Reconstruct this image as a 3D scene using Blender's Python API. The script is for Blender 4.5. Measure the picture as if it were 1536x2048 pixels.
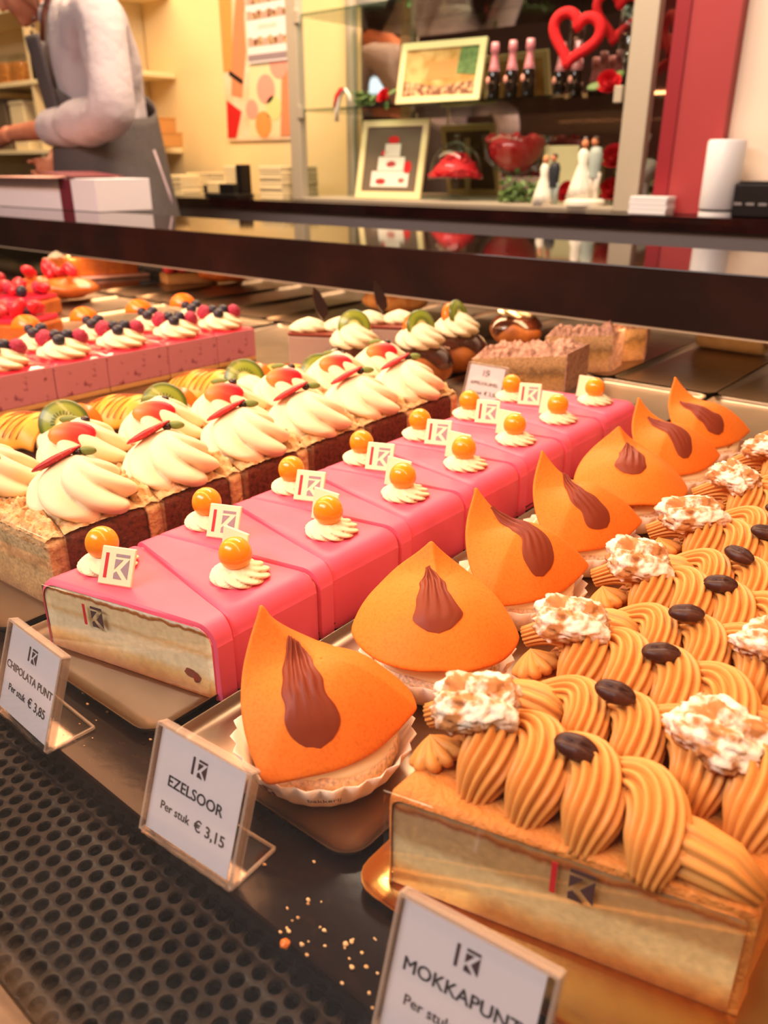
import bpy, bmesh, math, random
from mathutils import Vector, Matrix, noise
for o in list(bpy.data.objects): bpy.data.objects.remove(o, do_unlink=True)
scene = bpy.context.scene
COL = scene.collection
PI = math.pi
rnd = random.Random(7)

# ---------------------------------------------------------------- camera
# image frame 1536 x 2048, focal length 1600 px, pitched down, horizon at row 330
FP = 1600.0
TH = math.atan2(694, FP); S_, C_ = math.sin(TH), math.cos(TH)
_h = math.hypot(2068, FP / C_)
EX = (2068 / _h, -(FP / C_) / _h); EY = (-EX[1], EX[0]); CAMH = 0.25
cd = bpy.data.cameras.new('camera'); cam = bpy.data.objects.new('camera', cd); COL.objects.link(cam)
fwd = Vector((EX[1] * C_, EY[1] * C_, -S_)); right = Vector((EX[0], EY[0], 0)); up = right.cross(fwd)
cam.matrix_world = Matrix(((right.x, up.x, -fwd.x, 0), (right.y, up.y, -fwd.y, 0), (right.z, up.z, -fwd.z, CAMH), (0, 0, 0, 1)))
cd.sensor_fit = 'VERTICAL'; cd.sensor_height = 36; cd.sensor_width = 27; cd.lens = 36 * FP / 2048
cd.clip_start = 0.01; cd.clip_end = 50
cd.dof.use_dof = True; cd.dof.focus_distance = 0.42; cd.dof.aperture_fstop = 11
scene.camera = cam

def at(px, py, z=None, Y=None):
    u = (px - 768) / FP; v = -(py - 1024) / FP
    f = v * S_ + C_
    d = (u * EX[0] + f * EX[1], u * EY[0] + f * EY[1], v * C_ - S_)
    t = (z - CAMH) / d[2] if z is not None else Y / d[1]
    return Vector((d[0] * t, d[1] * t, CAMH + d[2] * t))

# ---------------------------------------------------------------- colour management, world, lights
scene.view_settings.view_transform = 'Standard'; scene.view_settings.look = 'None'
scene.view_settings.gamma = 1; scene.view_settings.exposure = 0.22
try: scene.view_settings.use_curve_mapping = False
except Exception: pass
w = bpy.data.worlds.new('world'); scene.world = w; w.use_nodes = True
w.node_tree.nodes['Background'].inputs[0].default_value = (1, .8, .6, 1)
w.node_tree.nodes['Background'].inputs[1].default_value = 0.05

def area(name, loc, rot, sx, sy, power, col):
    l = bpy.data.lights.new(name, 'AREA'); l.shape = 'RECTANGLE'; l.size = sx; l.size_y = sy; l.energy = power; l.color = col
    o = bpy.data.objects.new(name, l); COL.objects.link(o); o.location = loc; o.rotation_euler = rot
    return o
WARM = (1, .50, .235)
area('case_light', (-.55, .22, .60), (math.radians(14), 0, 0), 2.4, .05, 10.2, WARM)
area('case_light', (-1.9, .46, .62), (math.radians(6), 0, 0), 2.6, .05, 9.5, (1, .42, .18))
area('ledge_light', (-1.3, 1.016, .0588), (math.radians(8), 0, 0), 3.2, .01, 2.4, (1, .58, .30))
area('shop_light', (-2.9, 1.75, 1.85), (0, 0, 0), 3.2, .5, 72, (1, .69, .38))
area('shop_light', (-1.2, 1.6, 1.85), (0, 0, 0), 1.6, .4, 50, (1, .78, .58))
area('front_light', (-1.3, -1.3, 1.85), (math.radians(20), 0, 0), 2.5, .8, 88, (1, .90, .84))
area('shop_light', (-5.5, -1.6, 1.85), (math.radians(-25), 0, 0), 3.0, .6, 26, (1, .75, .55))  # added unseen fill, brightens the front wall reflected in the cabinet mirror
area('cabinet_light', (-1.75, 2.42, 1.10), (0, 0, 0), 1.0, .1, 7, (1, .82, .6))

# ---------------------------------------------------------------- materials
def s2l(c):
    return tuple((x / 12.92 if x <= .04045 else ((x + .055) / 1.055) ** 2.4) for x in c)
def hexc(h):
    return s2l(tuple(int(h[i:i + 2], 16) / 255 for i in (0, 2, 4)))
MATS = {}
def mat(name, col, rough=.5, metal=0, spec=.5, var=None, bump=None, coat=0, sss=0, alpha=None, trans=0, emit=None, ior=1.45, sub=None):
    m = bpy.data.materials.new(name); m.use_nodes = True; nt = m.node_tree; b = nt.nodes['Principled BSDF']
    c = hexc(col) if isinstance(col, str) else col
    b.inputs['Base Color'].default_value = (*c, 1); b.inputs['Roughness'].default_value = rough
    b.inputs['Metallic'].default_value = metal; b.inputs['Specular IOR Level'].default_value = spec
    b.inputs['Coat Weight'].default_value = coat; b.inputs['Coat Roughness'].default_value = .08
    b.inputs['Transmission Weight'].default_value = trans; b.inputs['IOR'].default_value = ior
    if sss: b.inputs['Subsurface Weight'].default_value = sss; b.inputs['Subsurface Radius'].default_value = (.004, .003, .002); b.inputs['Subsurface Scale'].default_value = 1
    if emit: b.inputs['Emission Color'].default_value = (*hexc(emit[0]), 1); b.inputs['Emission Strength'].default_value = emit[1]
    tc = nt.nodes.new('ShaderNodeTexCoord')
    if var:   # (scale, second colour, low, high)
        n = nt.nodes.new('ShaderNodeTexNoise'); n.inputs['Scale'].default_value = var[0]; n.inputs['Detail'].default_value = 5
        nt.links.new(tc.outputs['Object'], n.inputs['Vector'])
        r = nt.nodes.new('ShaderNodeValToRGB'); r.color_ramp.elements[0].position = var[2]; r.color_ramp.elements[1].position = var[3]
        r.color_ramp.elements[0].color = (*c, 1); c2 = hexc(var[1]); r.color_ramp.elements[1].color = (*c2, 1)
        nt.links.new(n.outputs['Fac'], r.inputs['Fac']); nt.links.new(r.outputs['Color'], b.inputs['Base Color'])
    if bump:
        n2 = nt.nodes.new('ShaderNodeTexNoise'); n2.inputs['Scale'].default_value = bump[0]; n2.inputs['Detail'].default_value = 4
        nt.links.new(tc.outputs['Object'], n2.inputs['Vector'])
        bp = nt.nodes.new('ShaderNodeBump'); bp.inputs['Strength'].default_value = bump[1]; bp.inputs['Distance'].default_value = bump[2]
        nt.links.new(n2.outputs['Fac'], bp.inputs['Height']); nt.links.new(bp.outputs['Normal'], b.inputs['Normal'])
    MATS[name] = m
    return m
def layered(name, stops, axis='Z', scale=1.0, nscale=90, namt=.05, grain=(500, .35), bump=(400, .5, .001), rough=.85):
    """colour bands along an object axis (layers of a cake), broken up by noise"""
    m = mat(name, (.5, .5, .5), rough); nt = m.node_tree; b = nt.nodes['Principled BSDF']
    tc = nt.nodes.new('ShaderNodeTexCoord'); sp = nt.nodes.new('ShaderNodeSeparateXYZ'); nt.links.new(tc.outputs['Object'], sp.inputs[0])
    n = nt.nodes.new('ShaderNodeTexNoise'); n.inputs['Scale'].default_value = nscale; n.inputs['Detail'].default_value = 4; nt.links.new(tc.outputs['Object'], n.inputs['Vector'])
    ma = nt.nodes.new('ShaderNodeMath'); ma.operation = 'MULTIPLY_ADD'; nt.links.new(sp.outputs[axis], ma.inputs[0]); ma.inputs[1].default_value = scale
    mb = nt.nodes.new('ShaderNodeMath'); mb.operation = 'MULTIPLY_ADD'; nt.links.new(n.outputs['Fac'], mb.inputs[0]); mb.inputs[1].default_value = namt * 2; mb.inputs[2].default_value = -namt
    nt.links.new(mb.outputs[0], ma.inputs[2])
    r = nt.nodes.new('ShaderNodeValToRGB'); e = r.color_ramp.elements
    while len(e) < len(stops): e.new(.5)
    for i, (p, c) in enumerate(stops): e[i].position = p; e[i].color = (*hexc(c), 1)
    nt.links.new(ma.outputs[0], r.inputs['Fac'])
    g = nt.nodes.new('ShaderNodeTexNoise'); g.inputs['Scale'].default_value = grain[0]; g.inputs['Detail'].default_value = 3; nt.links.new(tc.outputs['Object'], g.inputs['Vector'])
    mr = nt.nodes.new('ShaderNodeMapRange'); mr.inputs[1].default_value = .3; mr.inputs[2].default_value = .7; mr.inputs[3].default_value = 1 - grain[1]; mr.inputs[4].default_value = 1 + grain[1]; nt.links.new(g.outputs['Fac'], mr.inputs[0])
    mx = nt.nodes.new('ShaderNodeVectorMath'); mx.operation = 'SCALE'; nt.links.new(r.outputs['Color'], mx.inputs[0]); nt.links.new(mr.outputs[0], mx.inputs['Scale'])
    nt.links.new(mx.outputs[0], b.inputs['Base Color'])
    g2 = nt.nodes.new('ShaderNodeTexNoise'); g2.inputs['Scale'].default_value = bump[0]; g2.inputs['Detail'].default_value = 4; nt.links.new(tc.outputs['Object'], g2.inputs['Vector'])
    bp = nt.nodes.new('ShaderNodeBump'); bp.inputs['Strength'].default_value = bump[1]; bp.inputs['Distance'].default_value = bump[2]
    nt.links.new(g2.outputs['Fac'], bp.inputs['Height']); nt.links.new(bp.outputs['Normal'], b.inputs['Normal'])
    return m
def clear(name, tint=(1, 1, 1), refl=.06, rough=.03, edge=.5, strength=1.0):
    """thin clear glass / acrylic / film: transparent plus a fresnel reflection"""
    m = bpy.data.materials.new(name); m.use_nodes = True; nt = m.node_tree; nt.nodes.clear()
    out = nt.nodes.new('ShaderNodeOutputMaterial'); t = nt.nodes.new('ShaderNodeBsdfTransparent'); t.inputs[0].default_value = (*tint, 1)
    g = nt.nodes.new('ShaderNodeBsdfGlossy'); g.inputs['Roughness'].default_value = rough
    lw = nt.nodes.new('ShaderNodeLayerWeight'); lw.inputs['Blend'].default_value = .5   # schlick, the same from both sides
    pw = nt.nodes.new('ShaderNodeMath'); pw.operation = 'POWER'; pw.inputs[1].default_value = 5; nt.links.new(lw.outputs['Facing'], pw.inputs[0])
    k = nt.nodes.new('ShaderNodeMath'); k.operation = 'MULTIPLY_ADD'; k.inputs[1].default_value = .8 * strength; k.inputs[2].default_value = .035 * strength; k.use_clamp = True; nt.links.new(pw.outputs[0], k.inputs[0])
    mx = nt.nodes.new('ShaderNodeMixShader'); nt.links.new(k.outputs[0], mx.inputs[0]); nt.links.new(t.outputs[0], mx.inputs[1]); nt.links.new(g.outputs[0], mx.inputs[2])
    nt.links.new(mx.outputs[0], out.inputs[0]); MATS[name] = m
    return m
M = MATS
mat('marzipan_pink', 'e65f7c', .42, spec=.3, var=(25, 'e05472', .35, .7), bump=(60, .08, .002))
mat('marzipan_pink_edge', 'd8467a', .5)
mat('marzipan_orange', 'ea7c26', .58, spec=.25, var=(700, 'd86c1c', .45, .75), bump=(900, .25, .0006))
mat('marzipan_yellow', 'eba42c', .4, var=(30, 'e29420', .4, .7))
mat('stripe_brown', 'a85c1c', .4)
mat('choc_milk', '80341c', .48, spec=.3, bump=(120, .15, .001))
mat('choc_dark', '2a1410', .22, spec=.6, bump=(200, .2, .0008))
mat('choc_glaze', '3a1a10', .14, coat=.5, var=(60, '5a2c16', .45, .75))
mat('choux_brown', 'b26a2a', .5, var=(60, '8a4a1c', .35, .7), bump=(150, .4, .002))
mat('choc_white', 'f6e6c0', .4)
mat('logo_red', 'c8202c', .5); mat('logo_mauve', '9b8790', .5); mat('logo_dark', '4a3236', .6); mat('ink', '3a3436', .7)
mat('cream', 'f2e2bc', .5, spec=.25, bump=(50, .1, .001), sss=.06)
mat('cream_warm', 'f8e8c0', .45, spec=.3)
mat('physalis', 'f5a21a', .22, coat=.35, var=(40, 'f0901a', .4, .7), sss=.1)
mat('mocha_cream', 'd8964e', .42, spec=.35, var=(60, 'd08a42', .4, .7), bump=(300, .12, .0006))
mat('mocha_coat', 'd08840', .65, var=(60, 'c07430', .35, .65), bump=(350, .8, .0025))
mat('walnut', 'b87a44', .7, var=(130, 'f6e8d6', .44, .58), bump=(300, .4, .001))
mat('bean', '3a1810', .42, spec=.4, var=(160, '5c2c1a', .5, .75), bump=(250, .3, .0008))
mat('paper_cup', 'f4dcc8', .7, var=(40, 'f0d4bc', .4, .6))
mat('pastry_shell', 'd8a05c', .65, var=(60, 'b8703a', .4, .68), bump=(150, .7, .002))
mat('crumble', 'e8c08a', .85, var=(170, 'bc8448', .45, .72), bump=(260, 1, .003))
mat('crumble_grey', 'cfa088', .85, var=(170, '9c6e56', .42, .7), bump=(260, 1, .003))
mat('sponge_brown', '6e3420', .9, var=(300, '44200f', .45, .7), bump=(330, 1, .002))
mat('strawberry', 'd6182a', .35, coat=.15)
mat('strawberry_seeded', 'c41e2c', .4, coat=.1, var=(500, 'f0a890', .62, .72), bump=(400, .3, .001))
mat('pistachio', '73843a', .5, bump=(300, .5, .001)); mat('mandarin', 'f57a14', .28, coat=.3, bump=(250, .25, .001))
mat('blueberry', '1c1a2c', .4, var=(90, '3c3c50', .5, .75)); mat('raspberry', 'b02048', .4, bump=(600, 1, .002), var=(400, 'd87890', .6, .72))
mat('kiwi_skin', '8c8c2c', .5)
mat('mousse', 'cc8494', .6, var=(90, '8c3c58', .60, .70), bump=(200, .3, .001)); mat('glaze_red', 'ee2a4a', .12, coat=.6)
mat('steel', 'a28a72', .33, metal=1, var=(14, '968068', .4, .6), bump=(40, .04, .001)); mat('gold_tray', 'cfa45c', .25, metal=1)
mat('deck_black', '160c0a', .12, spec=.14, var=(160, '261812', .55, .8), bump=(90, .05, .001))
mat('edge_black', '0c0807', .3, spec=.2)
mat('grille', '160e0c', .4, spec=.2, var=(200, '22150f', .5, .75)); mat('stone_sill', '8a6a48', .5, var=(50, '5c4230', .4, .65))
mat('granite', '170b0c', .05, spec=.38, var=(7, '281010', .45, .7))
mat('rear_glass', '241812', .05, spec=.9, coat=.3)
mat('aluminium', 'b8ac98', .4, metal=.2); mat('paper', 'efe8ec', .8)
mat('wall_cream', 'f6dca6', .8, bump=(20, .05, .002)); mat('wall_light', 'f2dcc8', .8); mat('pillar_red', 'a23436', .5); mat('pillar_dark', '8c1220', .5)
mat('counter_grey', '857e80', .4); mat('floor_tile', '5a5048', .4, var=(6, '4c443c', .4, .6)); mat('ceiling_white', 'e8e0d4', .9); mat('shopfront', '4a2f26', .6)
mat('window_glow', 'ffffff', .5, emit=('c8ecff', 3)); mat('mirror', 'b8aaa0', .03, metal=1)
mat('board', 'f0dcb0', .6); mat('board_shade', 'd8c49c', .7); mat('carton', 'c08a4c', .7)
mat('skin', 'd98d6c', .5, var=(30, 'd07e5e', .4, .7)); mat('hair', '4a2c1c', .5, bump=(200, .6, .003)); mat('shirt', 'b6abb2', .8, bump=(14, .8, .015)); mat('apron', '4c4446', .8, bump=(18, .5, .01), var=(300, '565050', .45, .6)); mat('leather', '5c2c1c', .5); mat('trousers', '25252c', .8)
mat('box_white', 'e2dce4', .6); mat('box_maroon', '6a2030', .5); mat('box_pink', 'e8b0a4', .6)
mat('frame_cream', 'eddba4', .5); mat('picture_tan', 'd8b070', .6, var=(18, 'b08038', .4, .65)); mat('picture_dark', '6a5a48', .6)
mat('bottle_glass', '15100a', .08, coat=.5); mat('foil_pink', 'd88a92', .3, metal=.35, bump=(120, .4, .003)); mat('red_felt', 'd8101a', .8, bump=(300, .8, .003)); mat('petal', 'c00c1c', .6, bump=(120, .5, .003))
mat('leaf', '4f6a34', .55, var=(60, '6c8848', .4, .65)); mat('porcelain', 'eee6d6', .3); mat('suit', '1c2028', .6); mat('trouser_grey', 'a4b0a8', .6); mat('plastic_white', 'e6e4e8', .35); mat('black_plastic', '141214', .3)
mat('poster_peach', 'f2c8a0', .7, var=(9, 'f6dcc0', .4, .6)); mat('poster_arm', 'd98a60', .7); mat('red_flat', 'd01818', .7); mat('poster_orange', 'f29a50', .7); mat('poster_green', 'd8d890', .7); mat('poster_pink', 'f0a090', .7); mat('photo_brown', '7a4a30', .6, var=(60, 'd8b080', .45, .6))
mat('biscuit', 'd8a868', .7, bump=(200, .6, .002)); mat('cookie', 'a86428', .7, var=(60, 'd08c40', .4, .65), bump=(60, 1, .01)); mat('pastry_orange', 'd87428', .35, coat=.3, var=(40, 'b85a20', .4, .7))
mat('choc_cream', 'a88c7c', .7, bump=(80, .4, .002))  # plain brown-grey body colour of the chocolate leaf cakes
layered('sponge_pink', [(0, 'a85c24'), (.10, 'd49450'), (.24, 'f4cc88'), (.34, 'fff0c8'), (.52, 'fff0ca'), (.60, 'f0ca90'), (.66, 'fce4b4'), (.84, 'fadfae'), (.865, 'a8581c'), (.895, 'cc8840'), (.912, 'fff4dc'), (.99, 'fff4dc')], scale=1 / .043, namt=.055, nscale=130, grain=(300, .10), bump=(300, .35, .001))
layered('sponge_mocha', [(0, 'ac5c22'), (.08, 'cc8440'), (.2, 'eec07c'), (.3, 'fbe6ac'), (.48, 'fae2a8'), (.56, 'd8ae74'), (.78, 'd0a670'), (.825, 'ac5822'), (.865, 'd88844'), (.89, 'c09a6c')], scale=1 / .045, namt=.065, nscale=120, grain=(300, .11), bump=(300, .35, .001))
layered('sponge_cream', [(0, 'a8764a'), (.2, 'd0a468'), (.5, 'dcb67c'), (.62, '9c7a50'), (.75, 'dcbc88'), (.9, 'ecca96')], scale=1 / .045, namt=.25)
layered('slice_apple', [(0, 'a87850'), (.2, 'c49464'), (.45, 'b88a50'), (.6, '8c6a44'), (.75, 'c8a070'), (.95, 'd8b080')], scale=1 / .048, namt=.25)
layered('puff_layers', [(0, 'b46a30'), (.3, 'dca060'), (.5, 'ecc08a'), (.62, 'f6dcc0'), (.75, 'c07840'), (1, 'e8b070')], scale=1 / .028, namt=.12, nscale=45)
clear('acrylic', (.96, .95, .95), strength=1.6); clear('film', (.992, .985, .975), rough=.06, strength=1.3); clear('glass', (.97, .98, .97)); clear('shelf_glass', (.62, .72, .68), strength=1.3); clear('front_glass', (.99, .99, .99), strength=.5)
def acrylic_edge():
    m = mat('acrylic_edge', 'f0d8c4', .25, spec=.6); nt = m.node_tree; b = nt.nodes['Principled BSDF']; b.inputs['Alpha'].default_value = .26
acrylic_edge()
def kiwi_mat():
    m = mat('kiwi', '8c9a2e', .35, coat=.3); nt = m.node_tree; b = nt.nodes['Principled BSDF']
    tc = nt.nodes.new('ShaderNodeTexCoord'); sp = nt.nodes.new('ShaderNodeSeparateXYZ'); nt.links.new(tc.outputs['Object'], sp.inputs[0])
    def mth(op, a, bb=None):
        n = nt.nodes.new('ShaderNodeMath'); n.operation = op
        for i, v in enumerate((a, bb)):
            if v is None: continue
            if hasattr(v, 'links'): nt.links.new(v, n.inputs[i])
            else: n.inputs[i].default_value = v
        return n.outputs[0]
    x, y = sp.outputs['X'], sp.outputs['Y']
    r = mth('SQRT', mth('ADD', mth('MULTIPLY', x, x), mth('MULTIPLY', y, y)))
    a = mth('ARCTAN2', y, x)
    cr = nt.nodes.new('ShaderNodeValToRGB'); e = cr.color_ramp.elements
    for _ in range(3): e.new(.5)
    for i, (p, c) in enumerate([(0, 'e8dc98'), (.28, 'd8d080'), (.42, '7e8e22'), (.85, '8c9c30'), (1, '52621a')]): e[i].position = p; e[i].color = (*hexc(c), 1)
    nt.links.new(mth('MULTIPLY', r, 1 / .019), cr.inputs[0])
    seed = mth('MULTIPLY', mth('GREATER_THAN', mth('SINE', mth('MULTIPLY', a, 22)), .45), mth('MULTIPLY', mth('GREATER_THAN', r, .0072), mth('LESS_THAN', r, .0112)))
    mx = nt.nodes.new('ShaderNodeMixRGB'); nt.links.new(seed, mx.inputs[0]); nt.links.new(cr.outputs[0], mx.inputs[1]); mx.inputs[2].default_value = (.02, .02, .01, 1)
    nt.links.new(mx.outputs[0], b.inputs['Base Color'])
kiwi_mat()
def strawberry_mat():
    m = mat('strawberry_cut', 'd6182a', .42, coat=.05); nt = m.node_tree; b = nt.nodes['Principled BSDF']
    tc = nt.nodes.new('ShaderNodeTexCoord'); sp = nt.nodes.new('ShaderNodeSeparateXYZ'); nt.links.new(tc.outputs['Object'], sp.inputs[0])
    cr = nt.nodes.new('ShaderNodeValToRGB'); e = cr.color_ramp.elements; e.new(.5)
    for i, (p, c) in enumerate([(.0, 'f0863c'), (.45, 'e84030'), (.8, 'd81028')]): e[i].position = p; e[i].color = (*hexc(c), 1)
    mr = nt.nodes.new('ShaderNodeMapRange'); mr.inputs[1].default_value = -.014; mr.inputs[2].default_value = .014
    nt.links.new(sp.outputs['X'], mr.inputs[0]); nt.links.new(mr.outputs[0], cr.inputs[0]); nt.links.new(cr.outputs[0], b.inputs['Base Color'])
strawberry_mat()

# ---------------------------------------------------------------- object helpers
def ob(name, geo, material, parent=None, loc=None, rot=None, smooth=True, autos=None):
    V, F = geo
    me = bpy.data.meshes.new(name); me.from_pydata([tuple(v) for v in V], [], F); me.update()
    bm = bmesh.new(); bm.from_mesh(me); bmesh.ops.recalc_face_normals(bm, faces=bm.faces)
    if autos is not None:
        for e in bm.edges:
            if len(e.link_faces) == 2 and e.calc_face_angle(0) > autos: e.smooth = False
    bm.to_mesh(me); bm.free()
    if smooth:
        for p in me.polygons: p.use_smooth = True
    me.materials.append(M[material] if isinstance(material, str) else material)
    o = bpy.data.objects.new(name, me); COL.objects.link(o)
    if parent: o.parent = parent
    if loc is not None: o.location = loc
    if rot is not None: o.rotation_euler = rot
    return o
def tag(o, label=None, cat=None, group=None, kind=None):
    if label: o['label'] = label
    if cat: o['category'] = cat
    if group: o['group'] = group
    if kind: o['kind'] = kind
    return o
def thing(name, label, cat, loc=(0, 0, 0), rz=0, group=None):
    o = bpy.data.objects.new(name, None); COL.objects.link(o); o.empty_display_size = .01
    o.location = loc; o.rotation_euler = (0, 0, rz)
    return tag(o, label, cat, group)
def copy_tree(o, parent=None):
    c = o.copy(); COL.objects.link(c)
    if parent: c.parent = parent
    for ch in list(o.children): copy_tree(ch, c)
    return c
def place(proto, used, loc, rz, label, group=None, scale=None):
    """first call hands out the prototype itself, later calls copies of it and its parts"""
    o = proto if not used.get(proto.name) else copy_tree(proto)
    used[proto.name] = True
    o.location = loc; o.rotation_euler = (0, 0, rz); o['label'] = label
    if group: o['group'] = group
    if scale: o.scale = scale
    return o
USED = {}
def structure(o): o['kind'] = 'structure'; return o
def join(*gs):
    V, F = [], []
    for g in gs:
        n = len(V); V += list(g[0]); F += [[i + n for i in f] for f in g[1]]
    return V, F
def xf(g, loc=(0, 0, 0), rot=(0, 0, 0), sc=(1, 1, 1)):
    from mathutils import Euler
    R = Euler(rot).to_matrix(); L = Vector(loc)
    return [L + R @ Vector((v[0] * sc[0], v[1] * sc[1], v[2] * sc[2])) for v in g[0]], g[1]
def box(x0, x1, y0, y1, z0, z1):
    V = [(x, y, z) for z in (z0, z1) for y in (y0, y1) for x in (x0, x1)]
    return V, [[0, 2, 3, 1], [4, 5, 7, 6], [0, 1, 5, 4], [2, 6, 7, 3], [0, 4, 6, 2], [1, 3, 7, 5]]
def rbox(x0, x1, y0, y1, z0, z1, r=.003, seg=2):
    bm = bmesh.new(); g = box(x0, x1, y0, y1, z0, z1)
    vs = [bm.verts.new(v) for v in g[0]]; [bm.faces.new([vs[i] for i in f]) for f in g[1]]
    bmesh.ops.bevel(bm, geom=bm.edges[:] + bm.verts[:], offset=r, segments=seg, profile=.5, affect='EDGES')
    bm.verts.index_update(); out = ([v.co.copy() for v in bm.verts], [[v.index for v in f.verts] for f in bm.faces]); bm.free()
    return out
def gridsurf(fn, nu, nv, cu=False, cv=False):
    V = [fn(i / (nu if cu else nu - 1), j / (nv if cv else nv - 1)) for j in range(nv) for i in range(nu)]
    F = []
    for j in range(nv if cv else nv - 1):
        for i in range(nu if cu else nu - 1):
            F.append([j * nu + i, j * nu + (i + 1) % nu, ((j + 1) % nv) * nu + (i + 1) % nu, ((j + 1) % nv) * nu + i])
    return V, F
def lathe(prof, n=24, rip=None, cap=True):
    V, F = [], []
    m = len(prof)
    for j, (r, z) in enumerate(prof):
        for i in range(n):
            a = 2 * PI * i / n; rr = r * (rip(a, j / (m - 1)) if rip else 1)
            V.append((rr * math.cos(a), rr * math.sin(a), z))
    for j in range(m - 1):
        for i in range(n): F.append([j * n + i, j * n + (i + 1) % n, (j + 1) * n + (i + 1) % n, (j + 1) * n + i])
    if cap:
        F.append(list(range(n))[::-1]); F.append([(m - 1) * n + i for i in range(n)])
    return V, F
def ell(rx, ry, rz, nu=16, nv=10, c=(0, 0, 0), f=None):
    V = [(c[0], c[1], c[2] - rz)]
    for j in range(1, nv):
        p = -PI / 2 + PI * j / nv
        for i in range(nu):
            a = 2 * PI * i / nu; k = f(a, p) if f else 1
            V.append((c[0] + k * rx * math.cos(p) * math.cos(a), c[1] + k * ry * math.cos(p) * math.sin(a), c[2] + k * rz * math.sin(p)))
    V.append((c[0], c[1], c[2] + rz)); F = []
    for i in range(nu): F.append([0, 1 + (i + 1) % nu, 1 + i])
    for j in range(nv - 2):
        for i in range(nu): a = 1 + j * nu + i; b = 1 + j * nu + (i + 1) % nu; F.append([a, b, b + nu, a + nu])
    t = len(V) - 1; b0 = 1 + (nv - 2) * nu
    for i in range(nu): F.append([b0 + i, b0 + (i + 1) % nu, t])
    return V, F
def tube(path, rad, n=12, prof=None, twist=0, flat=1.0, closed=False, upv=(0, 0, 1)):
    """sweep a (fluted) circle along a path"""
    P = [Vector(p) for p in path]; m = len(P); V, F = [], []
    for j in range(m):
        if closed: t = P[(j + 1) % m] - P[j - 1]
        else: t = P[min(j + 1, m - 1)] - P[max(j - 1, 0)]
        t.normalize(); s = t.cross(Vector(upv))
        if s.length < 1e-5: s = Vector((1, 0, 0))
        s.normalize(); u = s.cross(t)
        r = rad[j] if hasattr(rad, '__len__') else rad
        for i in range(n):
            a = 2 * PI * i / n; k = prof(a) if prof else 1; a2 = a + twist * j / (m - 1)
            V.append(P[j] + (s * math.cos(a2) + u * math.sin(a2) * flat) * r * k)
    for j in range(m if closed else m - 1):
        for i in range(n): F.append([j * n + i, j * n + (i + 1) % n, ((j + 1) % m) * n + (i + 1) % n, ((j + 1) % m) * n + i])
    if not closed:
        F.append(list(range(n))[::-1]); F.append([(m - 1) * n + i for i in range(n)])
    return V, F
def prism(poly, z0, z1):
    n = len(poly); V = [(x, y, z0) for x, y in poly] + [(x, y, z1) for x, y in poly]
    return V, [list(range(n))[::-1], [n + i for i in range(n)]] + [[i, (i + 1) % n, n + (i + 1) % n, n + i] for i in range(n)]
def displace(g, amp, sc, seed=0):
    V = []
    for v in g[0]:
        v = Vector(v); n = noise.noise_vector(v * sc + Vector((seed, seed * 2, 0)))
        V.append(v + n * amp)
    return V, g[1]
def smoothstep(x): x = max(0, min(1, x)); return x * x * (3 - 2 * x)
def text(s, size, material, parent, loc, rot, bold=.0, name='lettering', align='CENTER'):
    cu = bpy.data.curves.new('t', 'FONT'); cu.body = s; cu.size = size; cu.align_x = align; cu.extrude = .00006; cu.resolution_u = 3
    o = bpy.data.objects.new('t', cu); COL.objects.link(o); bpy.context.view_layer.update()
    me = bpy.data.meshes.new_from_object(o.evaluated_get(bpy.context.evaluated_depsgraph_get()))
    bpy.data.objects.remove(o); me.materials.clear(); me.materials.append(M[material])
    if bold:
        V = [v.co.copy() for v in me.vertices]; F = [list(p.vertices) for p in me.polygons]; g = []
        for k, (dx, dy) in enumerate(((0, 0), (bold, 0), (-bold, 0), (0, bold * .7), (0, -bold * .7))): g.append(([v + Vector((dx, dy, -.000006 * k)) for v in V], F))
        V, F = join(*g); me.clear_geometry(); me.from_pydata([tuple(v) for v in V], [], F); me.update(); me.materials.clear(); me.materials.append(M[material])
    t = bpy.data.objects.new(name, me); COL.objects.link(t); t.parent = parent; t.location = loc; t.rotation_euler = rot
    return t
# the shop's emblem in a unit square: a bar, then a letter shape cut out of dark panels
BAR = [(.0, .04), (.13, .04), (.13, .96), (.0, .96)]
PANELS = [[(.42, .96), (1.0, .96), (1.0, .85), (.42, .85)], [(.42, .76), (.74, .76), (.42, .38)], [(1.0, .80), (1.0, .06), (.68, .40)], [(.42, .24), (.52, .32), (.78, .04), (.42, .04)], ]
def flatpoly(polys, s, x0=0, y0=0, t=.0002, plane='xz'):
    g = join(*[prism([(x0 + x * s, y0 + y * s) for x, y in p], 0, t) for p in polys])
    return g

# ---------------------------------------------------------------- large structure: room and display case
ROOM = dict(x0=-9.6, x1=2.2, y0=-3.2, y1=2.66, z0=-.80, z1=1.95)
R_ = ROOM
structure(ob('floor', box(R_['x0'], R_['x1'], R_['y0'], R_['y1'], R_['z0'] - .05, R_['z0']), 'floor_tile', smooth=False))
structure(ob('ceiling', box(R_['x0'], R_['x1'], R_['y0'], R_['y1'], R_['z1'], R_['z1'] + .05), 'ceiling_white', smooth=False))
structure(ob('wall_back', box(R_['x0'], R_['x1'], R_['y1'], R_['y1'] + .1, R_['z0'], R_['z1']), 'wall_cream', smooth=False))
structure(ob('wall_left', box(R_['x0'] - .1, R_['x0'], R_['y0'], R_['y1'], R_['z0'], R_['z1']), 'wall_cream', smooth=False))
structure(ob('wall_right', box(R_['x1'], R_['x1'] + .1, R_['y0'], R_['y1'], R_['z0'], R_['z1']), 'wall_light', smooth=False))
structure(ob('wall_front', box(R_['x0'], R_['x1'], R_['y0'] - .1, R_['y0'], R_['z0'], R_['z1']), 'shopfront', smooth=False))
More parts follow.
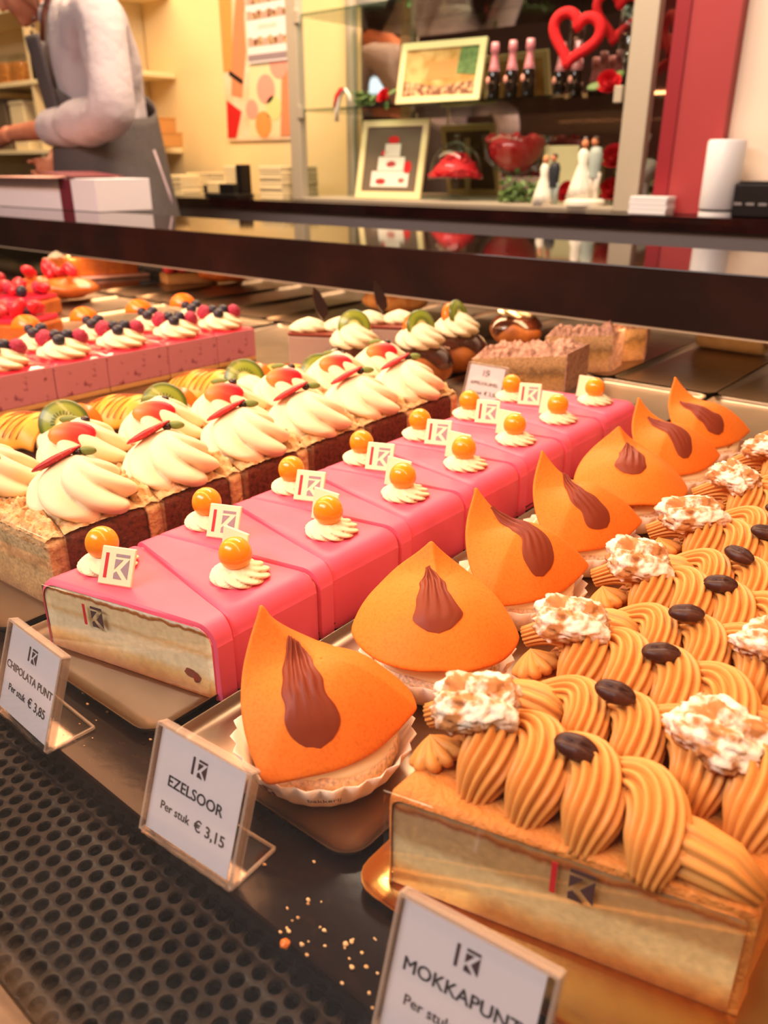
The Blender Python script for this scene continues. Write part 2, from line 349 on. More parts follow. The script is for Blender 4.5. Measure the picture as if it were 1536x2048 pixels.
structure(ob('window_1', box(-8.35, -6.2, R_['y0'] + .001, R_['y0'] + .02, 1.06, 1.245), 'window_glow', smooth=False))
# right of the glass cabinet: red pillar and a light wall panel
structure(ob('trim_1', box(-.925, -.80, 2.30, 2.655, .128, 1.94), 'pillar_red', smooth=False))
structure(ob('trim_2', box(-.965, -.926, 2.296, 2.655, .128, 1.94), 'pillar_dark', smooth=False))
structure(ob('wall_partition', box(-.799, 2.19, 2.34, 2.655, .1275, 1.94), 'wall_light', smooth=False))

case = thing('display_case', 'long pastry display case with glossy black deck and perforated front strip', 'display case', (0, .13, -.8))
def wc(g): return xf(g, (0, -.13, .8))
ob('deck', wc(rbox(-3.6, .75, .129, 1.36, -.012, 0, .0015)), 'deck_black', case, smooth=False)
ob('deck_lip', wc(box(-3.6, .75, .1292, .134, -.030, -.0121)), 'edge_black', case, smooth=False)
ob('base_cabinet', wc(box(-3.6, .75, .01, 1.40, -.795, -.075)), 'edge_black', case, smooth=False)
ob('sill', wc(rbox(-3.6, .75, .02, .0605, -.07, -.012, .004)), 'stone_sill', case, smooth=False)
def grille():
    V, F = [], []; p = .0082; r = .0026; n = 12
    rows = 10; x0, x1 = -.75, .14
    nx = int((x1 - x0) / p)
    for j in range(rows):
        for i in range(nx):
            cx = x0 + (i + .5 * (j % 2)) * p; cy = .0605 + (j + .5) * p * .866
            b = len(V)
            for k in range(n):
                a = 2 * PI * k / n
                hx = p / 2 / max(abs(math.cos(a)), 1e-6); hy = p * .433 / max(abs(math.sin(a)), 1e-6); hr = min(hx, hy)
                V.append((cx + hr * math.cos(a), cy + hr * math.sin(a), -.013))
            for k in range(n): a = 2 * PI * k / n; V.append((cx + (r + .0005) * math.cos(a), cy + (r + .0005) * math.sin(a), -.0128))
            for k in range(n): a = 2 * PI * k / n; V.append((cx + r * math.cos(a), cy + r * math.sin(a), -.0134))
            for k in range(n): a = 2 * PI * k / n; V.append((cx + r * math.cos(a), cy + r * math.sin(a), -.016))
            for l in range(3):
                for k in range(n): F.append([b + l * n + k, b + l * n + (k + 1) % n, b + (l + 1) * n + (k + 1) % n, b + (l + 1) * n + k])
            # the corners left between round rim cells
            for sx, sy in ((1, 1), (1, -1), (-1, 1), (-1, -1)):
                q = len(V); X, Yc = p / 2, p * .433
                V += [(cx + sx * X, cy + sy * Yc, -.013), (cx + sx * X, cy + sy * X * math.tan(PI / 6), -.013), (cx + sx * Yc / math.tan(PI / 3), cy + sy * Yc, -.013)]
                F.append([q, q + 1, q + 2])
    return V, F
ob('perforated_strip', wc(grille()), 'grille', case, smooth=False)
ob('well', wc(box(-3.6, .75, .061, .128, -.075, -.06)), 'edge_black', case, smooth=False)
ob('rear_panel', wc(box(-3.6, .75, 1.345, 1.36, .0005, .058)), 'rear_glass', case, smooth=False)
ob('front_pane', wc(xf(box(-3.6, .75, -.003, .003, 0, .62), (0, .042, -.02), (math.radians(5), 0, 0))), 'front_glass', case, smooth=False)
ledge = thing('service_ledge', 'polished black granite ledge running across the rear of the display case', 'counter ledge', (0, 1.13, .06))
ob('slab', xf(rbox(-3.6, .75, 1.0, 1.285, .0625, .1335, .002), (0, -1.13, -.06)), 'granite', ledge, smooth=False)
mat('granite_satin', '180b0b', .4, spec=.22, var=(7, '2a1210', .45, .7))
ob('front_face', xf(box(-3.6, .75, .9985, .9998, .0625, .1325), (0, -1.13, -.06)), 'granite_satin', ledge, smooth=False)
ob('edge_trim', xf(box(-3.6, .75, 1.0, 1.012, .0595, .0624), (0, -1.13, -.06)), 'aluminium', ledge, smooth=False)

back = thing('back_counter', 'grey back counter with black worktop along the rear wall', 'counter', (0, 2.4, -.8))
def bc(g): return xf(g, (0, -2.4, .8))
ob('worktop', bc(rbox(-5.2, 2.0, 2.20, 2.652, .090, .1262, .002)), 'granite', back, smooth=False)
ob('base_unit', bc(box(-5.2, 2.0, 2.225, 2.65, -.795, .0895)), 'counter_grey', back, smooth=False)

# ---------------------------------------------------------------- trays
def rrect(x0, x1, y0, y1, r, seg=5):
    P = []
    for cx, cy, a0 in ((x1 - r, y1 - r, 0), (x0 + r, y1 - r, PI / 2), (x0 + r, y0 + r, PI), (x1 - r, y0 + r, 3 * PI / 2)):
        for k in range(seg + 1): a = a0 + PI / 2 * k / seg; P.append((cx + r * math.cos(a), cy + r * math.sin(a)))
    return P
def tray_geo(w, l):
    loops = [(.010, .0012), (.006, .0012), (.0025, .003), (.0008, .0052), (0, .0055), (0, .0046), (.003, .0006), (.010, .0002)]
    V, F = [], []; n = 24
    for d, z in loops:
        for x, y in rrect(-w / 2 + d, w / 2 - d, d, l - d, max(.012 - d, .003)): V.append((x, y, z))
    for j in range(len(loops) - 1):
        for i in range(n): F.append([j * n + i, j * n + (i + 1) % n, (j + 1) * n + (i + 1) % n, (j + 1) * n + i])
    F.append(list(range(n))); F.append([(len(loops) - 1) * n + i for i in range(n)][::-1])
    return V, F
def tray(xc, y0, w, l, label, material='steel', rz=0, group='serving trays in the display case'):
    o = ob('tray', tray_geo(w, l), material, None, (xc, y0, 0), (0, 0, rz), autos=.7)
    return tag(o, label, 'tray', group)
TL = .775
tray(-.345, .158, .134, TL, 'silver tray under the row of pink marzipan cake slices', rz=.022)
tray(-.214, .164, .116, TL, 'silver tray under the orange marzipan hat pastries', rz=.022)
tray(-.077, .160, .150, TL, 'gold tray under the coffee cream slices with walnuts', 'gold_tray', rz=.012)
tray(-.487, .158, .136, TL, 'silver tray under the crumble and whipped cream slices', rz=.022)
tray(-.635, .158, .140, TL, 'silver tray under the yellow pastries with kiwi', rz=.022)
tray(-.86, .158, .27, TL, 'wide silver tray under the pink mousse cakes', rz=.02)
for i, (xc, w, lab) in enumerate([(-.487, .128, 'silver tray under the crumb-topped brown slices behind the pink row'), (-.357, .126, 'empty silver tray in the rear rank behind the pink slices'), (-.228, .126, 'silver tray at the rear right under the pale rolled log'), (-.10, .12, 'rear silver tray at the right edge behind the coffee slices'),
        (-.617, .126, 'rear silver tray behind the chocolate puffs'), (-.747, .126, 'rear silver tray left of the chocolate puffs, empty'), (-.877, .126, 'empty rear silver tray behind the pink mousse cakes'), (-1.007, .126, 'second empty rear tray left of the mousse cakes'), (-1.137, .126, 'third empty rear tray left of the mousse cakes'), (-1.267, .126, 'empty rear tray to the right of the strawberry pastry'), (-1.397, .126, 'rear silver tray under the strawberry pastry below the ledge'), (-1.527, .126, 'rear silver tray left of the strawberry pastry')]):
    tray(xc, .942, w, .39, lab, group='rear rank of trays')
for i, (xc, lab) in enumerate([(-1.10, 'empty front tray left of the pink mousse cakes'), (-1.26, 'front tray between the mousse cakes and the fruit pastries'), (-1.42, 'front tray under the strawberry fruit pastries'), (-1.58, 'front tray under the leftmost red fruit tarts')]):
    tray(xc, .158, .15, TL, lab)

# ---------------------------------------------------------------- shared confectionery parts
def rosette(r, h, lobes=7, twist=1.6, amp=.16, nu=70, nv=16, base=.85, seed=0, tip=.5, ex=1.0):
    def fn(u, v):
        a = 2 * PI * u; z = h * v
        p = (base + (1 - base) * min(1, v * 5)) if v < .2 else max(0, 1 - ((v - .2) / .8) ** 1.7) ** (.72 + tip * .3)
        k = abs(math.sin(lobes / 2 * (a + twist * v))) ** .55
        rr = r * (p * (1 + amp * 2 * (k - .7)) if p > 0 else 0)
        wob = 1 + .05 * noise.noise(Vector((math.cos(a) * 1.5 + seed, math.sin(a) * 1.5, v * 3)))
        return (rr * wob * math.cos(a) * ex, rr * wob * math.sin(a), z)
    g = gridsurf(fn, nu, nv, cu=True); g[1].append(list(range(nu))[::-1])
    return g
def disc_slice(r, t, cut=None, n=30):
    """round fruit slice lying in its own XY plane, optionally a half"""
    prof = [(0.0001, -t / 2), (r * .93, -t / 2), (r, -t / 4), (r, t / 4), (r * .93, t / 2), (0.0001, t / 2)]
    return lathe(prof, n, cap=True)
def half_disc(r, t, n=18):
    P = [(r * math.cos(PI * k / n), r * math.sin(PI * k / n)) for k in range(n + 1)]
    return prism(P, -t / 2, t / 2)
def strawberry_half(s=1.0):
    def f(a, p): return 1 - .12 * math.cos(a)
    return ell(.0165 * s, .0095 * s, .0048 * s, 18, 10, f=f)
def raspberry(s=.009):
    return ell(s, s, s * 1.2, 20, 14, f=lambda a, p: 1 + .10 * math.sin(6 * a + (2 if math.sin(p * 7) > 0 else 0)) * math.cos(p) * (1 if True else 0) + .06 * math.sin(9 * p))
def bean_geo(s=1.0):
    def f(a, p): return 1
    V, F = ell(.0125 * s, .0078 * s, .0056 * s, 22, 12)
    W = []
    for v in V:
        x, y, z = v
        if z > 0: z -= .0022 * s * math.exp(-(y / (.0012 * s)) ** 2)
        z += .0006 * math.sin(x * 900) * s * .4
        W.append((x, y, z))
    return W, F
def walnut_geo(seed=0, s=1.0):
    def f(a, p):
        d = Vector((math.cos(a) * math.cos(p), math.sin(a) * math.cos(p), math.sin(p)))
        n = 1 - 2.1 * abs(noise.noise(d * 2.1 + Vector((seed * 3.7, 1, 0)))); n2 = 1 - 2.1 * abs(noise.noise(d * 4.4 + Vector((0, seed * 1.9, 5))))
        split = math.exp(-(d.y / .12) ** 2) * max(0, d.z + .3)
        lobes = .10 * math.cos(4 * a + seed)
        return .84 + .17 * n + .17 * n2 + lobes * math.cos(p) - .26 * split
    return ell(.0195 * s, .0150 * s, .0088 * s, 64, 40, f=f)
def shell_path(x, y, s, z, jy=0):
    """one wave of the piped border: rises at the back, runs forward over the crest and comes down at the front"""
    L = [(-.0230, .0050, .004), (-.0150, .0085, .0085), (-.0060, .0098, .0118), (.0020, .0080, .0138), (.0075, .0030, .0140), (.0102, -.0035, .0122), (.0108, -.0090, .0082), (.0104, -.0128, .0035), (.0100, -.0145, -.002)]
    P = []
    for i in range(len(L) - 1):
        for k in range(3):
            f = k / 3; P.append(tuple(L[i][c] * (1 - f) + L[i + 1][c] * f for c in range(3)))
    P.append(L[-1])
    # smooth
    for _ in range(3): P = [P[0]] + [tuple((P[i - 1][c] + 2 * P[i][c] + P[i + 1][c]) / 4 for c in range(3)) for i in range(1, len(P) - 1)] + [P[-1]]
    n = len(P); R = [.0102 * s * (.45 + .55 * smoothstep(i / (n * .45))) * (1 - .38 * smoothstep((i / (n - 1) - .72) / .28)) for i in range(n)]
    return [(x + p[0] * s, y + p[1] * s, z + p[2] * s) for p in P], R
def star(nr=13, amp=.17):
    return lambda a: 1 - amp + amp * 1.6 * (abs(math.sin(nr / 2 * a)) ** .8 - .35)
def shell(x, y, s, z):
    P, R = shell_path(x, y, s, z)
    return tube(P, R, 120, prof=star(15, .20))

# ---------------------------------------------------------------- wedge slices of the long rows
def wedge_plan(kind, w, wide, narrow, front):
    """plan corners FL, FR, BR, BL of one slice, front lines slanted; kind 'L' is broad at its left end"""
    a, b = (wide, narrow) if kind == 'L' else (narrow, wide)
    return a, b
def wedge_pt(s, v, w, lf, lw, rw, sl):
    """s along the slice (0 left, 1 right), v from front to back"""
    y0 = sl * s; d = lw + (rw - lw) * s
    return (-w / 2 + w * s, y0 + d * v)
def loaf_profile(w, h, r, ov=0, n=6, wav=0, seed=0):
    P = [(-w / 2 - ov * .6, 0.0)]
    P += [(-w / 2 - ov * .2 + wav * noise.noise(Vector((seed, k, 0))), h * .12 + (h * .62) * k / 4) for k in range(5)]
    for k in range(n + 1): a = PI - PI / 2 * k / n; P.append((-w / 2 + r + r * math.cos(a), h - r + r * math.sin(a)))
    P += [(-w / 2 + r + (w - 2 * r) * k / 6, h) for k in range(1, 6)]
    for k in range(n + 1): a = PI / 2 - PI / 2 * k / n; P.append((w / 2 - r + r * math.cos(a), h - r + r * math.sin(a)))
    P += [(w / 2 + ov * .2 + wav * noise.noise(Vector((seed, k, 5))), h * .74 - (h * .62) * k / 4) for k in range(5)]
    P.append((w / 2 + ov * .6, 0.0))
    return P
def wedge_loft(prof, w, lw, rw, sl, vs, shrink):
    """sweep a cross profile through the slice from its front cut to its back cut"""
    V, F = [], []; m = len(prof)
    for v, d in zip(vs, shrink):
        for (x, z) in prof:
            s = (x + w / 2) / w; X, Y = wedge_pt(s, v, w, 0, lw, rw, sl)
            f = d / max(w / 2, 1e-6)
            V.append((X * (1 - f), Y, max(0, z - d) if z > .004 else z))
    for j in range(len(vs) - 1):
        for i in range(m - 1): F.append([j * m + i, j * m + i + 1, (j + 1) * m + i + 1, (j + 1) * m + i])
    return V, F, m
def wedge_skin(prof, inner, w, lw, rw, sl):
    vs = [0, .02, .06, .2, .4, .6, .8, .94, .98, 1]; sh = [.0026, .0009, 0, 0, 0, 0, 0, 0, .0009, .0026]
    V, F, m = wedge_loft(prof, w, lw, rw, sl, vs, sh)
    W, _, _ = wedge_loft(inner, w, lw, rw, sl, [0, 1], [0, 0])
    b = len(V); V = V + W; last = (len(vs) - 1) * m
    for i in range(m - 1):
        F.append([i, i + 1, b + i + 1, b + i]); F.append([last + i, last + i + 1, b + m + i + 1, b + m + i])
    return V, F
def wedge_solid(prof, w, lw, rw, sl, eps=.0004):
    V, F, m = wedge_loft(prof, w, lw, rw, sl, [.0 , 1.], [0, 0])
    V = [(x, y + (eps if i < m else -eps), z) for i, (x, y, z) in enumerate(V)]
    F.append(list(range(m))); F.append([m + i for i in range(m)][::-1]); F.append([0, m - 1, 2 * m - 1, m])
    return V, F
def row_frames(x0, y0, dx, pitch, wide, narrow, n):
    """yield (kind, centre x, front-left y) for alternating slices"""
    out = []
    for k in range(n):
        pair = k // 2
        out.append(('L', pair * pitch) if k % 2 == 0 else ('R', pair * pitch + wide))
    return out

# ---- pink marzipan slices ----------------------------------------------------
PW, PH = .117, .0432
SL = .028
def pink_proto(kind):
    lw, rw = (.0616, .0112) if kind == 'L' else (.0112, .0616)
    sl = SL if kind == 'L' else SL - .0506
    t = thing('marzipan_cake_slice', 'pink slice', 'cake slice')
    prof = loaf_profile(PW, PH, .011, .001, wav=.0009, seed=kind == 'L'); inner = loaf_profile(PW - .0056, PH - .0026, .0095, 0, wav=.0006, seed=3)
    inner = [(x, z) for x, z in inner]
    ob('icing', wedge_skin(prof, inner, PW, lw, rw, sl), 'marzipan_pink', t, autos=.6)
    ob('sponge', wedge_solid(inner, PW, lw, rw, sl), 'sponge_pink', t, autos=.5)
    # garnish at the broad end
    gx = -.040 if kind == 'L' else .0285
    gy = (wedge_pt((gx + PW / 2) / PW, .52, PW, 0, lw, rw, sl))[1]
    ob('cream_rosette', rosette(.0155, .0098, 10, 1.7, .15, 80, 14, seed=len(kind)), 'cream_warm', t, (gx, gy, PH - .0005))
    ob('physalis', ell(.0091, .0091, .0093, 24, 16, f=lambda a, p: 1 + (.03 if p < -1.2 else 0)), 'physalis', t, (gx - .001, gy - .001, PH + .0140))
    s = .0205
    if kind == 'L': pl, pr = (gx + .0245, gy - .0115, PH + .0005), (math.radians(62), 0, math.radians(24))
    else: pl, pr = (gx - .0130, gy + .0065, PH + .0005), (math.radians(78), 0, math.radians(2))
    p = ob('chocolate_plaque', xf(rbox(-s / 2, s / 2, 0, s, -.0008, .0008, .0005, 1)), 'choc_white', t, pl, pr, smooth=False)
    tag(p, 'square white chocolate plaque with the shop emblem')
    if kind == 'L':
        e = .0145
        ob('emblem_bar', xf(flatpoly([BAR], e, -e / 2, .003), (0, 0, .0008)), 'logo_red', p, smooth=False)
        ob('emblem', xf(flatpoly(PANELS, e, -e / 2, .003), (0, 0, .0008)), 'logo_mauve', p, smooth=False)
    return t
pk = {'L': pink_proto('L'), 'R': pink_proto('R')}
ORD = ['first', 'second', 'third', 'fourth', 'fifth', 'sixth', 'seventh', 'eighth', 'ninth', 'tenth', 'eleventh', 'twelfth', 'thirteenth', 'fourteenth']
for k in range(14):
    kind = 'LR'[k % 2]; pair = k // 2
    yl = .173 + pair * .0742 + (0 if kind == 'L' else .0626)
    xc = -.3352 - (yl - .173) * .028
    if k == 0: lab = 'front pink marzipan cake slice with its cut sponge face showing'
    elif k == 13: lab = 'rearmost pink marzipan slice in front of the shiny trays'
    else: lab = f'{ORD[k]} pink marzipan slice from the front of its row, {"plaque facing out on the left" if kind == "L" else "orange berry on the right"}'
    o = place(pk[kind], {} if k < 2 else {pk[kind].name: 1}, (xc, yl, .0014), 0, lab, 'pink marzipan slices in a row')
    o.rotation_euler.z = rnd.uniform(-.006, .006)
def film_sheet(parent, w, h, slant, mt='film', z0=.002, emblem=True, ex=.3, s=.0135):
    f = ob('plastic_film', xf(box(-w / 2, w / 2, -.0002, .0002, z0, h), (0, 0, 0)), mt, parent, (0, -.0012 + slant * .5, 0), (0, 0, math.atan2(slant, w)), smooth=False)
    if emblem:
        ob('emblem_bar', xf(flatpoly([BAR], s), (ex, -.0003, h - s - .004), (PI / 2, 0, 0)), 'logo_red', f, smooth=False)
        ob('emblem', xf(flatpoly(PANELS, s), (ex, -.0003, h - s - .004), (PI / 2, 0, 0)), 'logo_dark', f, smooth=False)
    return f
first = pk['L']
film_sheet(first, PW - .008, PH - .003, SL, ex=-.026)
cr = ob('raisin', displace(ell(.0052, .0010, .0030, 18, 10), .0016, 330), 'choc_milk', first, (.042, SL * .87 + .0003, .011), (0, .5, .2))

# ---- coffee cream slices ------------------------------------------------------
MW, MH = .119, .044
def mocha_proto(kind, seed=0):
    lw, rw = (.0622, .0116) if kind == 'L' else (.0116, .0622)
    sl = .030 if kind == 'L' else .030 - .0506
    t = thing('mocha_cake_slice', 'coffee slice', 'cake slice')
    prof = loaf_profile(MW, MH, .004, .001, wav=.0012, seed=kind == 'L'); inner = loaf_profile(MW - .005, MH - .003, .003, 0, wav=.001, seed=3)
    ob('buttercream_coat', wedge_skin(prof, inner, MW, lw, rw, sl), 'mocha_coat', t, autos=.6)
    ob('sponge', wedge_solid(inner, MW, lw, rw, sl), 'sponge_mocha', t, autos=.5)
    mir = 1 if kind == 'L' else -1
    def mid(x): return wedge_pt((x + MW / 2) / MW, .5, MW, 0, lw, rw, sl)[1]
    shells = []
    if kind == 'L': spec = [(-.0455, 1.08), (-.0265, 1.06), (-.0070, 1.04), (.0140, 1.02)]
    else: spec = [(-.026, .88), (-.006, .96), (.015, 1.04), (.036, 1.12)]
    for x, s in spec:
        shells.append(xf(shell(0, 0, s, 0), (x, mid(x) + .003, MH - .001), (0, 0, rnd.uniform(-.12, .12) + .1)))
    # straight tail towards the thin end
    if kind == 'L': tp = [(.018, .004), (.026, .010), (.036, .011), (.047, .0095), (.0575, .002)]
    else: tp = [(-.0570, .003), (-.050, .0075), (-.043, .009), (-.036, .009), (-.028, .006)]
    pts = [(x, mid(x) + (.004 if kind == 'R' else .002), MH + z * .6 - .001) for x, z in tp]
    rr = [.0080, .0104, .0104, .0092, .0050] if kind == 'L' else [.004, .0068, .0082, .0088, .007]
    shells.append(tube(pts, rr, 60, prof=star(11, .16)))
    ob('piped_cream', join(*shells), 'mocha_cream', t)
    ex = -.0545 if kind == 'L' else .0545
    ob('star_rosette', rosette(.0098, .011, 9, .25, .22, 72, 12, tip=1.4), 'mocha_cream', t, (ex, mid(ex) - .006 * mir, MH - .001), (0, math.radians(-25 * mir), 0))
    wx = -.0465 if kind == 'L' else .030
    ob('walnut', walnut_geo(seed + (2 if kind == 'L' else 5), .88), 'walnut', t, (wx, mid(wx) + .004, MH + .0235), (math.radians(16), math.radians(-8 * mir), math.radians(10 + 30 * seed)))
    bx = -.0085 if kind == 'L' else -.0110
    ob('coffee_bean', bean_geo(.62), 'bean', t, (bx + .002, mid(bx) + .004, MH + .0235), (math.radians(24), math.radians(6), math.radians(15)))
    return t
mk = {'L': mocha_proto('L'), 'R': mocha_proto('R')}
for k in range(14):
    kind = 'LR'[k % 2]; pair = k // 2
    yl = .171 + pair * .0742 + (0 if kind == 'L' else .0626)
    xc = -.0835 - (yl - .171) * .02
    if k == 0: lab = 'front coffee cream slice with walnut and cut sponge face behind film'
    else: lab = f'{ORD[k]} coffee cream slice from the front of its row, walnut on the {"left" if kind == "L" else "right"} end'
    o = place(mk[kind], {} if k < 2 else {mk[kind].name: 1}, (xc, yl, .0014), 0, lab, 'coffee cream slices in a row')
    o.rotation_euler.z = rnd.uniform(-.008, .008)
    for c in o.children:
        if c.name.startswith('walnut') and k > 1: c.rotation_euler = (math.radians(rnd.uniform(6, 24)), math.radians(rnd.uniform(-15, 15)), rnd.uniform(-.8, .8)); c.scale = (rnd.uniform(.9, 1.1), rnd.uniform(.9, 1.1), 1)
        if c.name.startswith('coffee_bean') and k > 1: c.rotation_euler = (math.radians(rnd.uniform(10, 30)), math.radians(rnd.uniform(-10, 12)), rnd.uniform(-.25, .7))
film_sheet(mk['L'], MW + .004, MH + .0, .030, ex=.0, s=.0145)

# ---- crumble slices with whipped cream and strawberry --------------------------
CW, CH = .134, .0445
def cream_proto(kind):
    lw, rw = (.060, .0110) if kind == 'L' else (.0110, .060)
    sl = .010 if kind == 'L' else .010 - .049
    t = thing('cream_cake_slice', 'cream slice', 'cake slice')
    prof = loaf_profile(CW, CH, .005, .001, wav=.002, seed=kind == 'L'); inner = loaf_profile(CW - .006, CH - .004, .004, 0, wav=.001, seed=3)
    ob('sponge_crust', wedge_skin(prof, inner, CW, lw, rw, sl), 'sponge_brown' if kind == 'R' else 'crumble', t, autos=.6)
    ob('filling', wedge_solid(inner, CW, lw, rw, sl), 'sponge_cream', t, autos=.5)
    def mid(x, v=.5): return wedge_pt((x + CW / 2) / CW, v, CW, 0, lw, rw, sl)[1]
    def top(u, v):
        s = .015 + .97 * u; x, y = wedge_pt(s, .02 + .96 * v, CW, 0, lw, rw, sl)
        e = min(1, 6 * min(u, 1 - u) + .25) * min(1, 5 * min(v, 1 - v) + .15)
        n = .42 + .75 * noise.noise(Vector((x * 170, y * 170, 1 if kind == 'L' else 9))) + .40 * noise.noise(Vector((x * 430, y * 430, 3)))
        return (x, y, CH + .0002 + e * (.0018 + .0085 * max(.03, n)))
    ob('crumble_topping', gridsurf(top, 120, 44), 'crumble', t)
    if kind == 'L':
        gx = -.034; gy = mid(gx, .5)
        ob('whipped_cream', rosette(.0305, .036, 7, 1.7, .19, 98, 26, seed=1, tip=.0), 'cream', t, (gx, gy, CH + .001))
        ob('strawberry', strawberry_half(), 'strawberry_cut', t, (gx + .009, gy - .0095, CH + .0290), (math.radians(56), math.radians(0), math.radians(52)))
        ob('pistachio', ell(.0075, .0032, .0032, 12, 8), 'pistachio', t, (gx - .006, gy - .004, CH + .0355), (0, 0, math.radians(45)))
        ob('chocolate_drop', ell(.004, .0035, .003, 10, 8), 'choc_dark', t, (gx + .003, gy + .003, CH + .0355))
    else:
        gx = .034; gy = mid(gx, .5)
        ob('whipped_cream', rosette(.0300, .035, 6, 1.8, .20, 96, 26, seed=4, tip=.0, ex=1.12), 'cream', t, (gx, gy, CH + .0005))
        ob('strawberry', xf(strawberry_half(.95), sc=(1.1, 1, .55)), 'strawberry_seeded', t, (gx - .010, gy - .006, CH + .0335), (math.radians(-24), math.radians(-20), math.radians(72)))
        ob('pistachio', ell(.0062, .003, .003, 12, 8), 'pistachio', t, (gx - .000, gy + .008, CH + .0365), (0, 0, math.radians(40)))
        ob('chocolate_drop', ell(.004, .003, .003, 10, 8), 'choc_dark', t, (gx - .004, gy + .003, CH + .0358))
    a = math.atan2(sl, CW)
    ob('plastic_film', xf(box(-CW / 2 - .002, CW / 2 + .016, -.0002, .0002, .001, CH + .005)), 'film', t, (0, -.0012 + sl / 2, 0), (0, 0, a), smooth=False)
    return t
ck = {'L': cream_proto('L'), 'R': cream_proto('R')}
for k in range(14):
    kind = 'LR'[k % 2]; pair = k // 2
    yl = .186 + pair * .0702 + (0 if kind == 'L' else .0602) - (.0 if kind == 'L' else 0)
    xc = -.4905 - (yl - .186) * .028
    if k == 0: lab = 'front crumble cake slice at the left edge with its pale cut face showing'
    else: lab = f'{ORD[k]} whipped cream slice from the front, {"strawberry half on its left swirl" if kind == "L" else "strawberry edgeways in its right swirl"}'
    if k == 12: lab = 'rearmost crumble slice with strawberry beside the chocolate puffs'
    if k == 13: continue
    o = place(ck[kind], {} if k < 2 else {ck[kind].name: 1}, (xc, yl, .0014), 0, lab, 'crumble slices with whipped cream and strawberry')
    o.rotation_euler.z = rnd.uniform(-.01, .01)
    for c in o.children:
        if k > 1 and c.name.startswith('whipped_cream'): c.rotation_euler.z = rnd.uniform(-.6, .6); c.scale.z = rnd.uniform(.93, 1.06)

